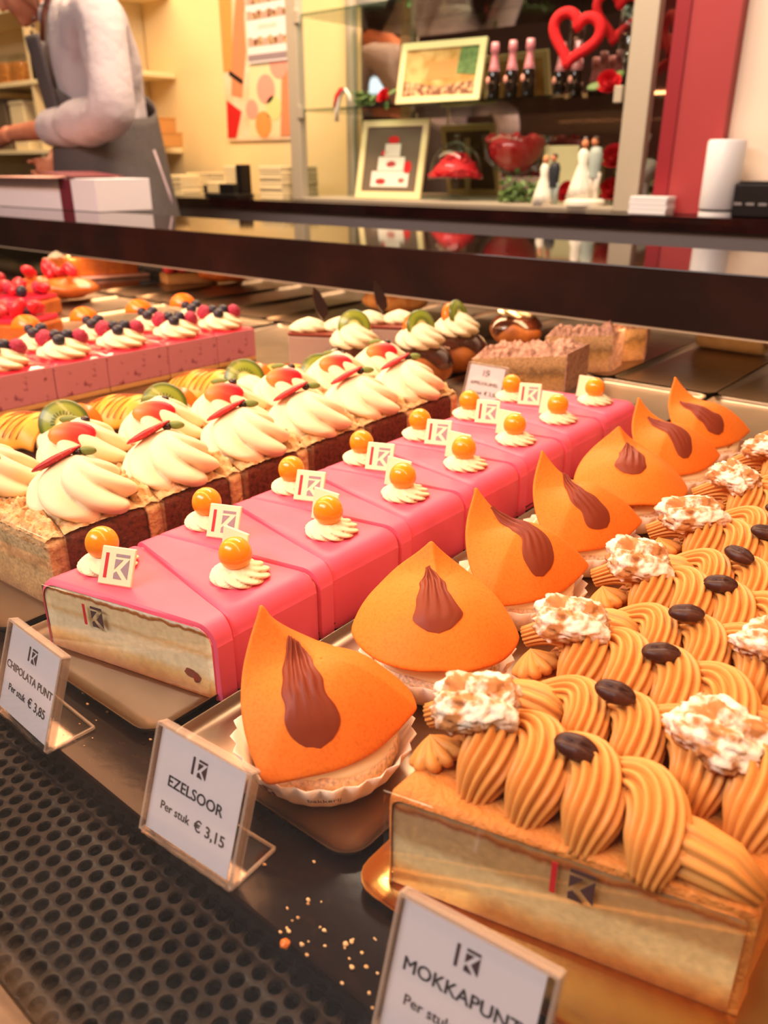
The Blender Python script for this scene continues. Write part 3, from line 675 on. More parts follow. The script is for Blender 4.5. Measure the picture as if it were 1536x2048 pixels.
# ---- orange marzipan hats ------------------------------------------------------
def hat(name_i, loc, rot, corners, smear, label, tops=.055):
    """corners: four (angle, radius, height); the sheet is draped from a dome to its rim"""
    t = thing('marzipan_hat_pastry', label, 'pastry', loc, 0, 'orange marzipan hat pastries')
    cup = []
    n = 96
    def rip(a, v): return 1 + .035 * v * (1 if math.sin(48 * a) > 0 else -1)
    V, F = lathe([(.0001, .0004), (.024, .0004), (.0305, .002), (.0335, .006), (.0400, .0190), (.0394, .0190), (.0328, .0065), (.029, .0028), (.0001, .0014)], n, lambda a, v: 1 + (.035 * math.sin(24 * a)) * max(0, 1 - abs(v - .5) * 3.2))
    ob('paper_cup', (V, F), 'paper_cup', t)
    pr = [(.0001, .002), (.025, .002), (.0320, .006), (.0332, .012), (.0322, .019), (.0285, .0265), (.019, .033), (.0001, .036)]
    if name_i == 0:      # print on the front of the first paper cup
        def wrap(g, a0, z0):
            W = []
            for v in g[0]:
                z = z0 + v[1]; R = .0335 + (z - .006) * .5 + .0015 + v[2]; a = a0 + v[0] / .036; W.append((R * math.cos(a), R * math.sin(a), z))
            return W, g[1]
        ob('cup_emblem', wrap(flatpoly([BAR] + PANELS, .0085, 0, 0, .0001), math.radians(-92), .0072), 'box_maroon', t, smooth=False)
        tm = text('bakkerij', .0042, 'ink', t, (0, 0, 0), (0, 0, 0), name='cup_lettering')
        g = wrap(([v.co.copy() for v in tm.data.vertices], [list(p.vertices) for p in tm.data.polygons]), math.radians(-46), .0105)
        for v, q in zip(tm.data.vertices, g[0]): v.co = q
    ob('pastry_base', displace(lathe(pr, 40, cap=False), .0016, 90, name_i), 'puff_layers', t)
    ob('cream_filling', displace(lathe([(.0001, .0165), (.0318, .0165), (.0330, .0200), (.0305, .0235), (.0001, .026)], 40, cap=False), .0009, 110, name_i), 'cream_warm', t)
    cs = sorted([(((a + rot) % 360), r, z) for a, r, z in corners]); pts = [Vector((r * math.cos(math.radians(a)), r * math.sin(math.radians(a)), z)) for a, r, z in cs]
    def rim(phi):
        phi = phi % 360
        for i in range(4):
            a0, a1 = cs[i][0], cs[(i + 1) % 4][0]
            if i == 3: a1 += 360
            p = phi if phi >= a0 else phi + 360
            if a0 <= p <= a1: break
        A, B = pts[i], pts[(i + 1) % 4]
        d = Vector((math.cos(math.radians(phi)), math.sin(math.radians(phi))))
        # point of the straight edge A-B in direction d, bowed outward
        AB = (B - A).xy; den = AB.x * -d.y + AB.y * d.x
        s = ((A.y * d.x - A.x * d.y)) / -den if abs(den) > 1e-9 else 0
        s = max(0, min(1, s)); P = A.lerp(B, s)
        r = P.xy.length + .010 * math.sin(PI * s) ** 1.0
        z = P.z - (.001 + .10 * abs(A.z - B.z)) * math.sin(PI * s)
        return r, z
    def surf(x, y):
        rr = math.hypot(x, y); R, Z = rim(math.degrees(math.atan2(y, x))); q = min(1.0, rr / R)
        g = q ** (1.7 if Z > tops else 2.3)
        base = tops - .004 * q
        return base + (Z - base) * g
    nu, nv = 96, 26
    def fn(u, v):
        R, Z = rim(u * 360); q = v; a = u * 2 * PI; x, y = q * R * math.cos(a), q * R * math.sin(a)
        return (x, y, surf(x, y) + .0008 * noise.noise(Vector((x * 60, y * 60, name_i))))
    V, F = gridsurf(fn, nu, nv, cu=True)
    o = ob('marzipan_sheet', (V, F), 'marzipan_orange', t); md = o.modifiers.new('thick', 'SOLIDIFY'); md.thickness = .0024; md.offset = -1
    sb = o.modifiers.new('sub', 'SUBSURF'); sb.levels = 1; sb.render_levels = 1
    # chocolate smear lying on the sheet
    ang, sx, sy, L, W, bend, cut = smear
    ca, sa = math.cos(math.radians(ang)), math.sin(math.radians(ang)); mu, mv = 34, 27
    def sm(u, v):
        l = u * L; wd = W * .62 * (math.sqrt(max(0, 1 - (1 - u / .22) ** 2)) if u < .22 else max(.06, (1 - (u - .22) / .80)) ** .75)
        c = (v * 2 - 1) * wd * (1 + .30 * noise.noise(Vector((u * 5, (v > .5) * 3, name_i * 1.7)))); off = bend * math.sin(u * PI * 1.2)
        x = sx + ca * l - sa * (c + off); y = sy + sa * l + ca * (c + off)
        e = (1 - abs(v * 2 - 1) ** 3) * min(1, 8 * u) * min(1, 5 * (1 - u) + .1)
        return (x, y, surf(x, y) + .0004 + .0020 * e * (.8 + (.16 + .5 * u) * math.sin(v * 26 + u * 3) * min(1, u * 2.5)))
    ob('chocolate_smear', gridsurf(sm, mu, mv), 'choc_milk', t)
    return t
RIGHTA = math.degrees(math.atan2(EX[1] * 0 + .645, .764))   # direction of image right in plan
# angles are measured from image right, counter-clockwise seen from above
HAT_A = [(RIGHTA - 2, .042, .030), (RIGHTA + 80, .042, .026), (RIGHTA + 152, .030, .075), (RIGHTA + 243, .047, .023)]
HAT_B = [(RIGHTA - 14, .043, .030), (RIGHTA + 96, .025, .068), (RIGHTA + 190, .046, .032), (RIGHTA + 268, .040, .029)]
hats = [(0, (-.2065, .2035), 0, HAT_A, (RIGHTA + 110, .021, -.023, .046, .0175, .002, 0)),
        (1, (-.2085, .2900), 0, HAT_B, (RIGHTA + 95, .017, -.022, .042, .0185, 0, 0)),
        (2, (-.2130, .3780), -2, HAT_A, (RIGHTA + 122, .024, -.014, .044, .0175, -.006, 0)),
        (3, (-.2165, .4610), -4, HAT_A, (RIGHTA + 128, .025, -.012, .042, .0150, .005, 0)),
        (4, (-.2205, .5450), 4, HAT_B, (RIGHTA + 80, .011, -.022, .038, .0185, 0, 0)),
        (5, (-.2235, .6300), -6, HAT_A, (RIGHTA + 124, .022, -.017, .042, .0155, -.003, 0)),
        (6, (-.2270, .7150), -8, HAT_A, (RIGHTA + 140, .023, -.015, .042, .0145, .003, 0))]
hl = ['frontmost orange marzipan hat pastry with a long chocolate smear, standing behind its price sign', 'second orange marzipan hat from the front, peak at the back and broad chocolate smear', 'third orange marzipan hat from the front with a sharp curled peak', 'fourth orange marzipan hat from the front with a bent chocolate smear', 'fifth orange marzipan hat from the front, symmetrical with a raised middle peak', 'sixth orange marzipan hat from the front, second from the rear', 'rearmost orange marzipan hat next to the empty trays']
for (i, p, r, c, s), lab in zip(hats, hl): hat(i, (p[0], p[1], .0014), r, c, s, lab, .0555)

# ---- yellow marzipan boats with cream, kiwi and mandarin ------------------------
def fruit_top(t, x, y, z, r=.030, kiwi=True, mand=True, face=-.9, h=.026, both=0):
    ob('whipped_cream', rosette(r, h, 7, 1.7, .17, 84, 18, seed=x * 50, tip=.1), 'cream', t, (x, y, z))
    d = Vector((math.sin(-face), -math.cos(face), 0))
    if kiwi: ob('kiwi_slice', disc_slice(.0215, .0055), 'kiwi', t, (x - .004, y - .003, z + h * .82), (math.radians(62), 0, math.radians(38)))
    if mand: ob('mandarin_segment', xf(half_disc(.0200, .010)), 'mandarin', t, (x + .001, y + .010, z + h * .62), (math.radians(72), 0, math.radians(40)))
def banana(label, loc, rz):
    t = thing('yellow_pastry', label, 'pastry', loc, rz, 'yellow marzipan pastries with kiwi')
    body = ell(.062, .030, .016, 30, 14, c=(0, 0, .016))
    ob('choux_body', body, 'choc_glaze', t)
    def fn(u, v):
        x = -.060 + .082 * u; a = -1.25 + 2.5 * v
        k = math.sqrt(max(.02, 1 - (x / .068) ** 2)); r = .033 * k
        return (x, r * math.sin(a),   .012 + (.032 * k) * math.cos(a) + .0016 * math.sin(u * 16 + v * 3))
    o = ob('marzipan_cover', gridsurf(fn, 40, 24), 'marzipan_yellow', t); md = o.modifiers.new('thick', 'SOLIDIFY'); md.thickness = .002
    st = []
    for i in range(9):
        x0 = -.050 + .0078 * i
        P = []
        for k in range(12):
            a = -1.0 + 2.0 * k / 11; x = x0 + .008 * math.sin(a * 1.4); kk = math.sqrt(max(.02, 1 - (x / .068) ** 2))
            P.append((x, .0335 * kk * math.sin(a), .0125 + .0325 * kk * math.cos(a)))
        st.append(tube(P, .0006, 5))
    ob('chocolate_stripes', join(*st), 'stripe_brown', t)
    fruit_top(t, .043, -.002, .019, .030, h=.027)
    return t
banana('nearest yellow marzipan pastry at the left edge with a big kiwi slice on cream', (-.685, .325, .0014), math.radians(20))
banana('second yellow marzipan pastry with kiwi and mandarin on its cream', (-.668, .418, .0014), math.radians(18))
banana('third yellow pastry with kiwi and mandarin beside the pink mousse cakes', (-.688, .535, .0014), math.radians(16))
banana('fourth yellow pastry with an upright mandarin slice behind the strawberry swirls', (-.646, .607, .0014), math.radians(14))

# ---- chocolate puffs -----------------------------------------------------------
def puff(label, loc, rz, s=1, orange=False):
    t = thing('chocolate_puff', label, 'pastry', loc, rz, 'chocolate glazed cream puffs')
    def f(a, p): return 1 + .05 * noise.noise(Vector((math.cos(a) * 2, math.sin(a) * 2, p * 2 + loc[0] * 30)))
    ob('choux_shell', ell(.040 * s, .040 * s, .026 * s, 30, 16, c=(0, 0, .026 * s), f=f), 'choux_brown', t)
    def g(u, v):
        a = 2 * PI * u; p = PI / 2 - v * (1.30 + .28 * math.sin(3 * a + loc[1] * 20) + .15 * math.sin(5 * a)); k = 1.03
        return (.041 * s * k * math.cos(p) * math.cos(a), .041 * s * k * math.cos(p) * math.sin(a), .026 * s + .0275 * s * k * math.sin(p))
    ob('chocolate_glaze', gridsurf(g, 40, 12, cu=True), 'choc_glaze', t)
    ob('whipped_cream', rosette(.028 * s, .028 * s, 7, 1.9, .16, 84, 18, seed=loc[0], tip=.2), 'cream', t, (0, 0, .049 * s))
    if orange: ob('mandarin_segment', half_disc(.018, .009), 'mandarin', t, (.0, -.004, .072 * s), (math.radians(70), 0, math.radians(40)))
    else:
        ob('mandarin_segment', half_disc(.019, .008), 'mandarin', t, (-.003, .007, .068 * s), (math.radians(76), 0, math.radians(35)))
        ob('kiwi_slice', disc_slice(.0195, .0055), 'kiwi', t, (.001, -.001, .072 * s), (math.radians(70), 0, math.radians(38)))
    return t
puff('left chocolate puff with kiwi behind the strawberry swirls', (-.650, .715, .0014), .1)
puff('middle chocolate puff with kiwi, glossy brown side showing', (-.585, .760, .0014), .6, 1.02)
puff('right chocolate puff with kiwi next to the crumb-topped slice', (-.595, .850, .0014), 1.0, 1.02)
p_ = at(1030, 695, z=0)
puff('chocolate puff with mandarin behind the crumb-topped slices', (p_.x, p_.y, .0014), .3, .95, True)

# ---- pink mousse cakes ---------------------------------------------------------
def mousse(label, loc, rz, w):
    t = thing('mousse_cake', label, 'cake', loc, rz, 'pink mousse cakes in a row')
    ob('biscuit_base', rbox(-.125, 0, .0006, w - .0006, 0, .006, .001), 'biscuit', t, smooth=False)
    ob('mousse', rbox(-.125, 0, .0004, w - .0004, .006, .0435, .0012), 'mousse', t, smooth=False)
    def g(u, v):
        x = -.1245 + .124 * u; y = .001 + (w - .002) * v; e = min(1, 9 * min(u, 1 - u), 6 * min(v, 1 - v))
        return (x, y, .0436 + .0026 * e ** .5)
    V, F = gridsurf(g, 24, 14)
    ob('berry_glaze', (V, F), 'glaze_red', t)
    for (x, y, s, back) in ((-.032, w * .5, 1.0, 0), (-.092, w * .52, .92, 1)):
        ob('cream_rosette', rosette(.0285 * s, .022, 7, 1.9, .15, 84, 16, seed=x * 99 + loc[1], tip=.1), 'cream', t, (x, y, .0455))
        for bx, by, bz in ((.010, -.010, .0665), (.000, .006, .0690), (-.013, -.002, .0680)):
            ob('blueberry', ell(.0072, .0072, .0066, 16, 10, f=lambda a, p: 1 - .12 * max(0, math.sin(p) - .9) * 10), 'blueberry', t, (x + bx * s, y + by * s, bz))
        if back: ob('mandarin_segment', half_disc(.018, .009), 'mandarin', t, (x - .016, y - .004, .066), (math.radians(80), 0, math.radians(40)))
        else:
            ob('raspberry', raspberry(.0085), 'raspberry', t, (x + .008, y + .018, .0655), (.6, .5, 0))
            ob('raspberry', raspberry(.0085), 'raspberry', t, (x - .016, y - .014, .0655), (-.7, -.3, 0))
    return t
my = [.352, .435, .502, .5875, .665, .731]
mlab = ['pink mousse cake cut off by the left edge of the photo', 'second pink mousse cake from the left, two blueberries facing front', 'third pink mousse cake, in the middle of its row', 'fourth pink mousse cake with a red berry in its side', 'rearmost pink mousse cake at the right end of its row']
for i in range(5):
    y0 = my[i]
    mousse(mlab[i], (-.848, y0, .0014), 0, my[i + 1] - my[i])

# ---- cream bars with chocolate leaves ------------------------------------------
def shard(label, loc, rz):
    t = thing('chocolate_leaf_cake', label, 'cake', loc, rz, 'cream cakes with chocolate leaves')
    ob('cake_body', rbox(-.045, .045, 0, .062, 0, .042, .002), 'choc_cream', t, smooth=False)
    ob('chocolate_top', rbox(-.0455, .0455, -.0005, .0625, .0421, .0465, .0015), 'choc_milk', t, smooth=False)
    for x, y in ((-.022, .020), (.018, .034)):
        ob('cream_shell', xf(rosette(.019, .018, 7, 1.2, .14, 70, 14, ex=1.35), (0, 0, 0), (0, 0, .3)), 'cream', t, (x, y, .0462))
    leaf = prism([(0, 0), (.009, .006), (.011, .018), (.006, .036), (.001, .044), (-.004, .032), (-.005, .014)], 0, .003)
    ob('chocolate_leaf', leaf, 'choc_dark', t, (-.004, .022, .060), (math.radians(80), math.radians(-12), math.radians(38)), smooth=False)
    return t
a_ = at(655, 745, z=0); shard('cream cake with dark chocolate leaf, left of two behind the swirls', (a_.x - .015, a_.y + .005, .0014), math.radians(28))
shard('cream cake with dark chocolate leaf, right of two beside the chocolate puffs', (a_.x + .010, a_.y + .098, .0014), math.radians(28))

# ---- crumb-topped brown slices ---------------------------------------------------
def apple(label, A, B, Cc, h=.047):
    """A left front, B right front, Cc right back corner on the tray"""
    t = thing('crumb_slice', label, 'cake slice', (A.x, A.y, .0014), 0, 'brown crumb-topped slices')
    D = A + (Cc - B) * .8; P = [Vector((p.x - A.x, p.y - A.y)) for p in (A, B, Cc, D)]
    ob('slice_body', prism([tuple(p) for p in P], 0, h), 'slice_apple', t, smooth=False)
    e = (P[2] - P[1]).normalized(); nrm = Vector((e.y, -e.x))
    V = [(*(P[1] + nrm * k), z) for k in (.0005, .0015) for z in (0, h + .003)] + [(*(P[2] + nrm * k), z) for k in (.0005, .0015) for z in (0, h + .003)]
    ob('end_crust', (V, [[0, 1, 3, 2], [4, 6, 7, 5], [0, 4, 5, 1], [2, 3, 7, 6], [1, 5, 7, 3], [0, 2, 6, 4]]), 'crumble_grey', t, smooth=False)
    def top(u, v):
        q = (P[0].lerp(P[1], u)).lerp(P[3].lerp(P[2], u), v); k = min(1, 8 * min(u, 1 - u) + .2) * min(1, 6 * min(v, 1 - v) + .1)
        n = .5 + .5 * noise.noise(Vector((q.x * 90, q.y * 90, A.x))) + .5 * noise.noise(Vector((q.x * 210, q.y * 210, 1)))
        return (q.x, q.y, h - .001 + k * (.002 + .013 * max(0, n)))
    ob('crumb_topping', gridsurf(top, 60, 36), 'crumble_grey', t)
    return t
apple('near crumb-topped brown slice standing behind the small price sign', at(940, 800, z=0), at(1125, 795, z=0), at(1170, 768, z=0))
apple('far crumb-topped brown slice directly below the black ledge', at(1085, 748, z=0), at(1218, 746, z=0), at(1240, 733, z=0))
apple('farthest crumb-topped slice half hidden under the black ledge', at(1225, 738, z=0) + Vector((-.02, .02, 0)), at(1285, 722, z=0), at(1292, 706, z=0), .044)

# ---- rolled log, puff pastry ------------------------------------------------------
a_, b_ = at(1388, 700, z=0), at(1512, 722, z=0)
t = thing('rolled_log_cake', 'pale rolled log cake on the rear right tray', 'cake', ((a_.x + b_.x) / 2, (a_.y + b_.y) / 2 + .028, .0014))
L = (b_ - a_).length
ob('roll', xf(lathe([(.0001, -L / 2), (.020, -L / 2), (.023, -L / 2 + .004), (.023, L / 2 - .004), (.020, L / 2), (.0001, L / 2)], 28, cap=False), (0, 0, .023), (0, PI / 2, 0)), mat('log_pale', 'dcb884', .7, var=(40, 'cca870', .4, .65)), t, autos=.8)
ob('end_swirl', xf(tube([(.001 + .0019 * a * math.cos(a), .0019 * a * math.sin(a), 0) for a in [k * .35 for k in range(26)]], .0008, 6), (L / 2 + .0002, 0, .023), (0, PI / 2, 0)), 'choc_milk', t)
a_ = at(790, 630, z=0)
t = thing('puff_pastry', 'folded golden puff pastry below the ledge left of the puffs', 'pastry', (a_.x, a_.y, .007), .5)
ob('pastry_body', displace(ell(.060, .032, .022, 28, 14, c=(0, 0, .02)), .003, 60), 'pastry_shell', t)
ob('pastry_fold', displace(ell(.050, .012, .010, 24, 10, c=(0, -.012, .036)), .003, 70), 'choux_brown', t)

# ---- strawberry tarts, red fruit slices and orange cakes at the left --------------
def tart(label, loc, rz, s=1):
    t = thing('strawberry_tart', label, 'tart', loc, rz, 'fruit tarts at the left')
    ob('tart_shell', displace(xf(ell(.085, .05, .022, 30, 14, c=(0, 0, .022)), sc=(s, s, s)), .004, 45, loc[1]), 'pastry_orange', t)
    for i in range(8):
        a = i * 2.4; r = .012 + .0055 * i
        ob('strawberry_piece', ell(.018 * s, .011 * s, .009 * s, 14, 8, f=lambda q, p: 1 - .22 * math.cos(q)), 'strawberry' if i % 3 else 'strawberry_seeded', t, (r * math.cos(a) * 1.3 * s, r * math.sin(a) * .7 * s, .049 * s + .006 * (i % 2)), (rnd.random(), rnd.random(), rnd.random() * 6))
    return t
a_ = at(88, 610, z=0); tart('golden strawberry tart left of the empty trays, behind the mousse cakes', (a_.x, a_.y + .03, .008), math.radians(35))
a_ = at(455, 570, z=0); tart('golden strawberry pastry under the ledge behind the empty trays', (a_.x, a_.y - .0, .008), math.radians(35), .8)
def fruit_slice(label, loc, rz, n):
    t = thing('red_fruit_slice', label, 'tart', loc, rz, 'red fruit slices')
    ob('crust', rbox(-.06, .06, -.04, .04, 0, .028, .004), 'pastry_orange', t, smooth=False)
    ob('berry_glaze', rbox(-.056, .056, -.037, .037, .0282, .036, .003), 'glaze_red', t, smooth=False)
    for i in range(n):
        x, y = rnd.uniform(-.045, .045), rnd.uniform(-.03, .03)
        k = i % 4
        if k == 0: ob('blackberry', raspberry(.009), 'blueberry', t, (x, y, .045))
        elif k == 1: ob('raspberry', raspberry(.009), 'raspberry', t, (x, y, .046))
        else: ob('strawberry', ell(.018, .011, .009, 14, 8, f=lambda q, p: 1 - .2 * math.cos(q)), 'strawberry' if k == 2 else 'strawberry_seeded', t, (x, y, .047), (rnd.random(), rnd.random(), rnd.random() * 6))
    return t
a_ = at(15, 690, z=0); fruit_slice('red fruit slice with dark berries, lowest at the left edge', (a_.x - .03, a_.y + .03, .0014), .4, 12)
a_ = at(10, 640, z=0); fruit_slice('red fruit slice behind the dark berry one at the left edge', (a_.x - .02, a_.y + .04, .0014), .4, 12)
def fruit_cup(label, loc, h=.10, group='fruit desserts'):
    t = thing('strawberry_dessert', label, 'dessert', loc, rnd.random(), group)
    ob('sponge_cone', lathe([(.0001, 0), (.040, 0), (.036, h * .55), (.030, h), (.0001, h)], 24, cap=False), 'pastry_orange', t, autos=.7)
    for i in range(9):
        a = i * 2.4; zz = h * (.35 + .65 * i / 8); r = .038 - .012 * i / 8
        ob('strawberry', ell(.013, .011, .015, 14, 8), 'strawberry' if i % 2 else 'strawberry_seeded', t, (r * math.cos(a), r * math.sin(a), zz), (0, .5, a))
    ob('mandarin_segment', half_disc(.022, .012), 'mandarin', t, (0, 0, h + .004), (1.4, 0, .5))
    return t
a_ = at(20, 580, z=0); fruit_cup('tall orange dessert with strawberries at the left edge below the ledge', (a_.x, a_.y - .06, .0014), .075)
bd = thing('serving_board', 'pale board under the small orange cakes at the rear left', 'board', (0, 0, 0)); 
a_, b_ = at(105, 566, z=0), at(300, 553, z=0); v_ = (b_ - a_); ang = math.atan2(v_.y, v_.x)
bd.location = (a_.x, a_.y, .0014); bd.rotation_euler.z = ang
ob('board_plate', rbox(0, v_.length, 0, .075, 0, .007, .002), 'box_pink', bd, smooth=False)
for i, lab in enumerate(['left orange cake cube on the pale board, topped with cream', 'middle orange cake cube on the pale board', 'right orange cake cube on the pale board']):
    q = a_ + v_ * (.14 + .30 * i) + Vector((-math.sin(ang), math.cos(ang), 0)) * .037
    t = thing('orange_cake', lab, 'cake', (q.x, q.y, .0085), ang, 'orange cake cubes')
    ob('cake_cube', rbox(-.036, .036, -.030, .030, 0, .042, .004), 'pastry_orange', t, smooth=False)
    if i == 0: ob('cream_rosette', rosette(.024, .018, 7, 1.5, .15, 70, 12), 'cream', t, (0, 0, .042))
a_ = at(365, 568, z=0)
t = thing('strawberry_slice', 'strawberry slice below the ledge right of the orange cakes', 'cake', (a_.x, a_.y + .02, .0014), ang)
ob('slice_base', rbox(-.06, .06, -.028, .028, 0, .024, .003), 'slice_apple', t, smooth=False)
for i in range(7): ob('strawberry', ell(.014, .012, .011, 14, 8), 'strawberry' if i % 2 else 'strawberry_seeded', t, (-.048 + .016 * i, (-.008, .008)[i % 2], .033), (0, .3, i))

# ---- price signs -----------------------------------------------------------------
def sign(label, loc, rz, name, price, w=.0515, h=.0465, lean=20):
    t = thing('price_sign', label, 'price sign', loc, rz, 'acrylic price signs')
    l = math.radians(lean); th = .0012
    # bent acrylic: two upright sheets joined at the top, and a foot running backwards
    fr = xf(rbox(0, w, -th, 0, .0012, h, .0003, 1), (0, 0, 0), (-l, 0, 0))
    bk = xf(rbox(0, w, .0016, .0016 + th, .0012, h, .0003, 1), (0, 0, 0), (-l, 0, 0))
    tp = xf(rbox(0, w, -th, .0016 + th, h, h + .001, .0003, 1), (0, 0, 0), (-l, 0, 0))
    ft = rbox(0, w, -th, .024, 0, .0012, .0003, 1)
    ob('acrylic_holder', join(fr, bk, tp, ft), 'acrylic', t, smooth=False)
    eg = join(box(-.0006, .0006, -.0016, .0030, .0014, h + .001), box(w - .0008, w + .0006, -.0016, .0030, .0014, h + .001), box(0, w, -.0016, .0030, h + .0002, h + .0014))
    ft2 = join(box(0, w, .0236, .0246, .0001, .0014), box(-.0004, .0008, 0, .0236, .0001, .0014), box(w - .0008, w + .0004, 0, .0236, .0001, .0014))
    tag(ob('polished_edge', join(xf(eg, (0, 0, 0), (-l, 0, 0)), ft2), 'acrylic_edge', t, smooth=False), 'pale polished acrylic edge')
    p = ob('paper_card', xf(box(.0012, w - .0035, .0003, .0005, .0025, h - .001), (0, 0, 0), (-l, 0, 0)), 'paper', t, smooth=False)
    def on(x, z): # point on the card's face
        y0 = .0002; return (x, y0 * math.cos(l) + z * math.sin(l), -y0 * math.sin(l) + z * math.cos(l))
    R = (PI / 2 - l, 0, 0); cx = w / 2 - .0012
    s = .0078
    ob('emblem', flatpoly([BAR] + PANELS, s, -s / 2, 0), 'logo_dark', p, on(cx, h - .0130), R, smooth=False)
    text(name, .0064 if len(name) < 10 else .0054, 'ink', p, on(cx, h - .0225), R, .00013)
    text('Per stuk', .0050, 'ink', p, on(cx - .0088, h - .0330), R, .00009)
    if price: text(price, .0064, 'ink', p, on(cx + .0108, h - .0334), R, .00013)
    return t
sign('acrylic price sign reading EZELSOOR in front of the orange hats', (-.2360, .1262, .0002), math.radians(4.5), 'EZELSOOR', '\u20ac 3,15')
sign('acrylic price sign reading CHIPOLATA PUNT at the left edge', (-.3605, .1262, .0002), math.radians(-1.5), 'CHIPOLATA PUNT', '\u20ac 3,85')
sign('acrylic price sign reading MOKKAPUNT at the bottom edge of the photo', (-.1095, .1250, .0002), math.radians(7), 'MOKKAPUNT', '')
a_ = at(950, 795, z=0)
sign('small blurred price sign behind the pink row, before the brown crumb slices', (a_.x + .004, a_.y - .034, .0018), math.radians(2), 'APPELKRUIMEL', '\u20ac 3,50', w=.050, h=.046)

# ---- crumbs ----------------------------------------------------------------------
gs = []
for _ in range(70):
    x, y = rnd.uniform(-.36, -.06), rnd.uniform(.128, .163)
    if rnd.random() < .5: x = rnd.uniform(-.16, -.07); y = rnd.uniform(.13, .15)
    s = rnd.uniform(.0003, .0009); gs.append(displace(ell(s * 1.3, s, s * .7, 7, 5, c=(x, y, s * .6)), s * .4, 900))
tag(ob('crumbs', join(*gs), 'crumble'), 'tiny pale pastry crumbs scattered on the black deck front', 'crumbs', kind='stuff')
a_ = at(516, 1942, z=0); tag(ob('pastry_crumb', displace(ell(.0020, .0016, .0012, 12, 8), .0007, 700), 'pastry_orange', None, (a_.x, .1275, .0012)), 'largest orange crumb lying at the deck edge by the perforated strip', 'crumb')

# ---------------------------------------------------------------- glass cabinet on the back counter
CZ = .1264
cab = thing('glass_cabinet', 'open glass display cabinet with mirror back on the rear counter', 'cabinet', (-1.7, 2.3, CZ))
def cc(g): return xf(g, (1.7, -2.3, -CZ))
for x0, x1, y0, y1 in ((-2.400, -2.345, 2.30, 2.335), (-1.082, -1.01, 2.30, 2.335), (-2.400, -2.36, 2.612, 2.64), (-1.052, -1.01, 2.612, 2.64)):
    ob('post', cc(rbox(x0, x1, y0, y1, CZ, 1.7, .003)), 'aluminium', cab, smooth=False)
ob('base_rail', cc(rbox(-2.344, -1.083, 2.302, 2.64, CZ, CZ + .012, .002)), 'aluminium', cab, smooth=False)
ob('mirror_back', cc(box(-2.344, -1.083, 2.642, 2.648, CZ, 1.7)), 'mirror', cab, smooth=False)
SH = (.437, .737)
for z in SH:
    ob('glass_shelf', cc(box(-2.343, -1.084, 2.312, 2.638, z - .008, z)), 'shelf_glass', cab, smooth=False)
    for x in (-2.343, -1.100):
        ob('shelf_clip', cc(rbox(x - .012, x + .012, 2.296, 2.3115, z - .03, z + .012, .002)), 'aluminium', cab, smooth=False)
ob('side_pane', cc(box(-2.385, -2.379, 2.336, 2.611, CZ + .001, 1.69)), 'glass', cab, smooth=False)
ob('side_pane', cc(box(-1.034, -1.028, 2.336, 2.611, CZ + .001, 1.69)), 'glass', cab, smooth=False)
BZ = CZ + .0122

def frame(label, A, B, h, lean, pic, parts):
    """A, B: front bottom corners on the shelf"""
    v = B - A; w = v.length; t = thing('photo_frame', label, 'photo frame', A, math.atan2(v.y, v.x), 'cream photo frames')
    r = (-math.radians(lean), 0, 0); b = .022
    bars = join(box(0, w, 0, .012, 0, b), box(0, w, 0, .012, h - b, h), box(0, b, 0, .012, b, h - b), box(w - b, w, 0, .012, b, h - b))
    ob('frame_border', xf(bars, (0, 0, .002), r), 'frame_cream', t, smooth=False)
    p = ob('picture', xf(box(b - .001, w - b + .001, .005, .009, b - .001, h - b + .001), (0, 0, .002), r), pic, t, smooth=False)
    for nm, poly, m_ in parts:
        ob(nm, xf(xf(prism([(b + (w - 2 * b) * x, b + (h - 2 * b) * y) for x, y in poly], 0, .0006), (0, .0049, 0), (PI / 2, 0, 0)), (0, 0, .002), r), m_, p, smooth=False)
    ob('easel_back', xf(box(w * .45, w * .55, .0, .004, 0, h * .8), (0, .016 + math.sin(math.radians(lean)) * h * 0 + .028, .0), (math.radians(-4), 0, 0)), 'board_shade', t, smooth=False)
    return t
def circ(cx, cy, r, ry=None, n=18): return [(cx + r * math.cos(2 * PI * k / n), cy + (ry or r) * math.sin(2 * PI * k / n)) for k in range(n)]
A = at(790, 204, Y=2.36); B = at(942, 200, Y=2.36)
frame('cream frame with a golden garden picture on the upper glass shelf', Vector((A.x, 2.36, SH[0] + .0006)), Vector((B.x, 2.40, SH[0] + .0006)), .19, 14, 'picture_tan', [('foliage', [(.72, .45), (1, .4), (1, 1), (.75, 1)], 'leaf'), ('house', [(.3, .35), (.7, .35), (.72, .75), (.35, .72)], 'carton'), ('flower_bed', [(0, 0), (1, 0), (1, .3), (.5, .2), (0, .34)], 'photo_brown')])
A = at(708, 388, Y=2.34); B = at(826, 390, Y=2.34)
cakepic = [('cake_tier', [(.16, .08), (.84, .08), (.84, .32), (.16, .32)], 'porcelain'), ('cake_tier', [(.26, .33), (.74, .33), (.74, .54), (.26, .54)], 'porcelain'), ('cake_tier', [(.36, .55), (.64, .55), (.64, .74), (.36, .74)], 'porcelain'),
           ('roses', circ(.34, .16, .10, .05), 'red_flat'), ('roses', circ(.5, .43, .09, .05), 'red_flat'), ('roses', circ(.80, .38, .07, .10), 'red_flat'), ('roses', circ(.5, .80, .10, .06), 'red_flat'), ('roses', circ(.36, .60, .06, .04), 'red_flat'), ('roses', circ(.72, .18, .06, .04), 'red_flat')]
frame('tall cream frame with a wedding cake picture at the cabinet bottom', Vector((A.x, 2.345, BZ + .0005)), Vector((B.x, 2.375, BZ + .0005)), .262, 13, 'picture_dark', cakepic)

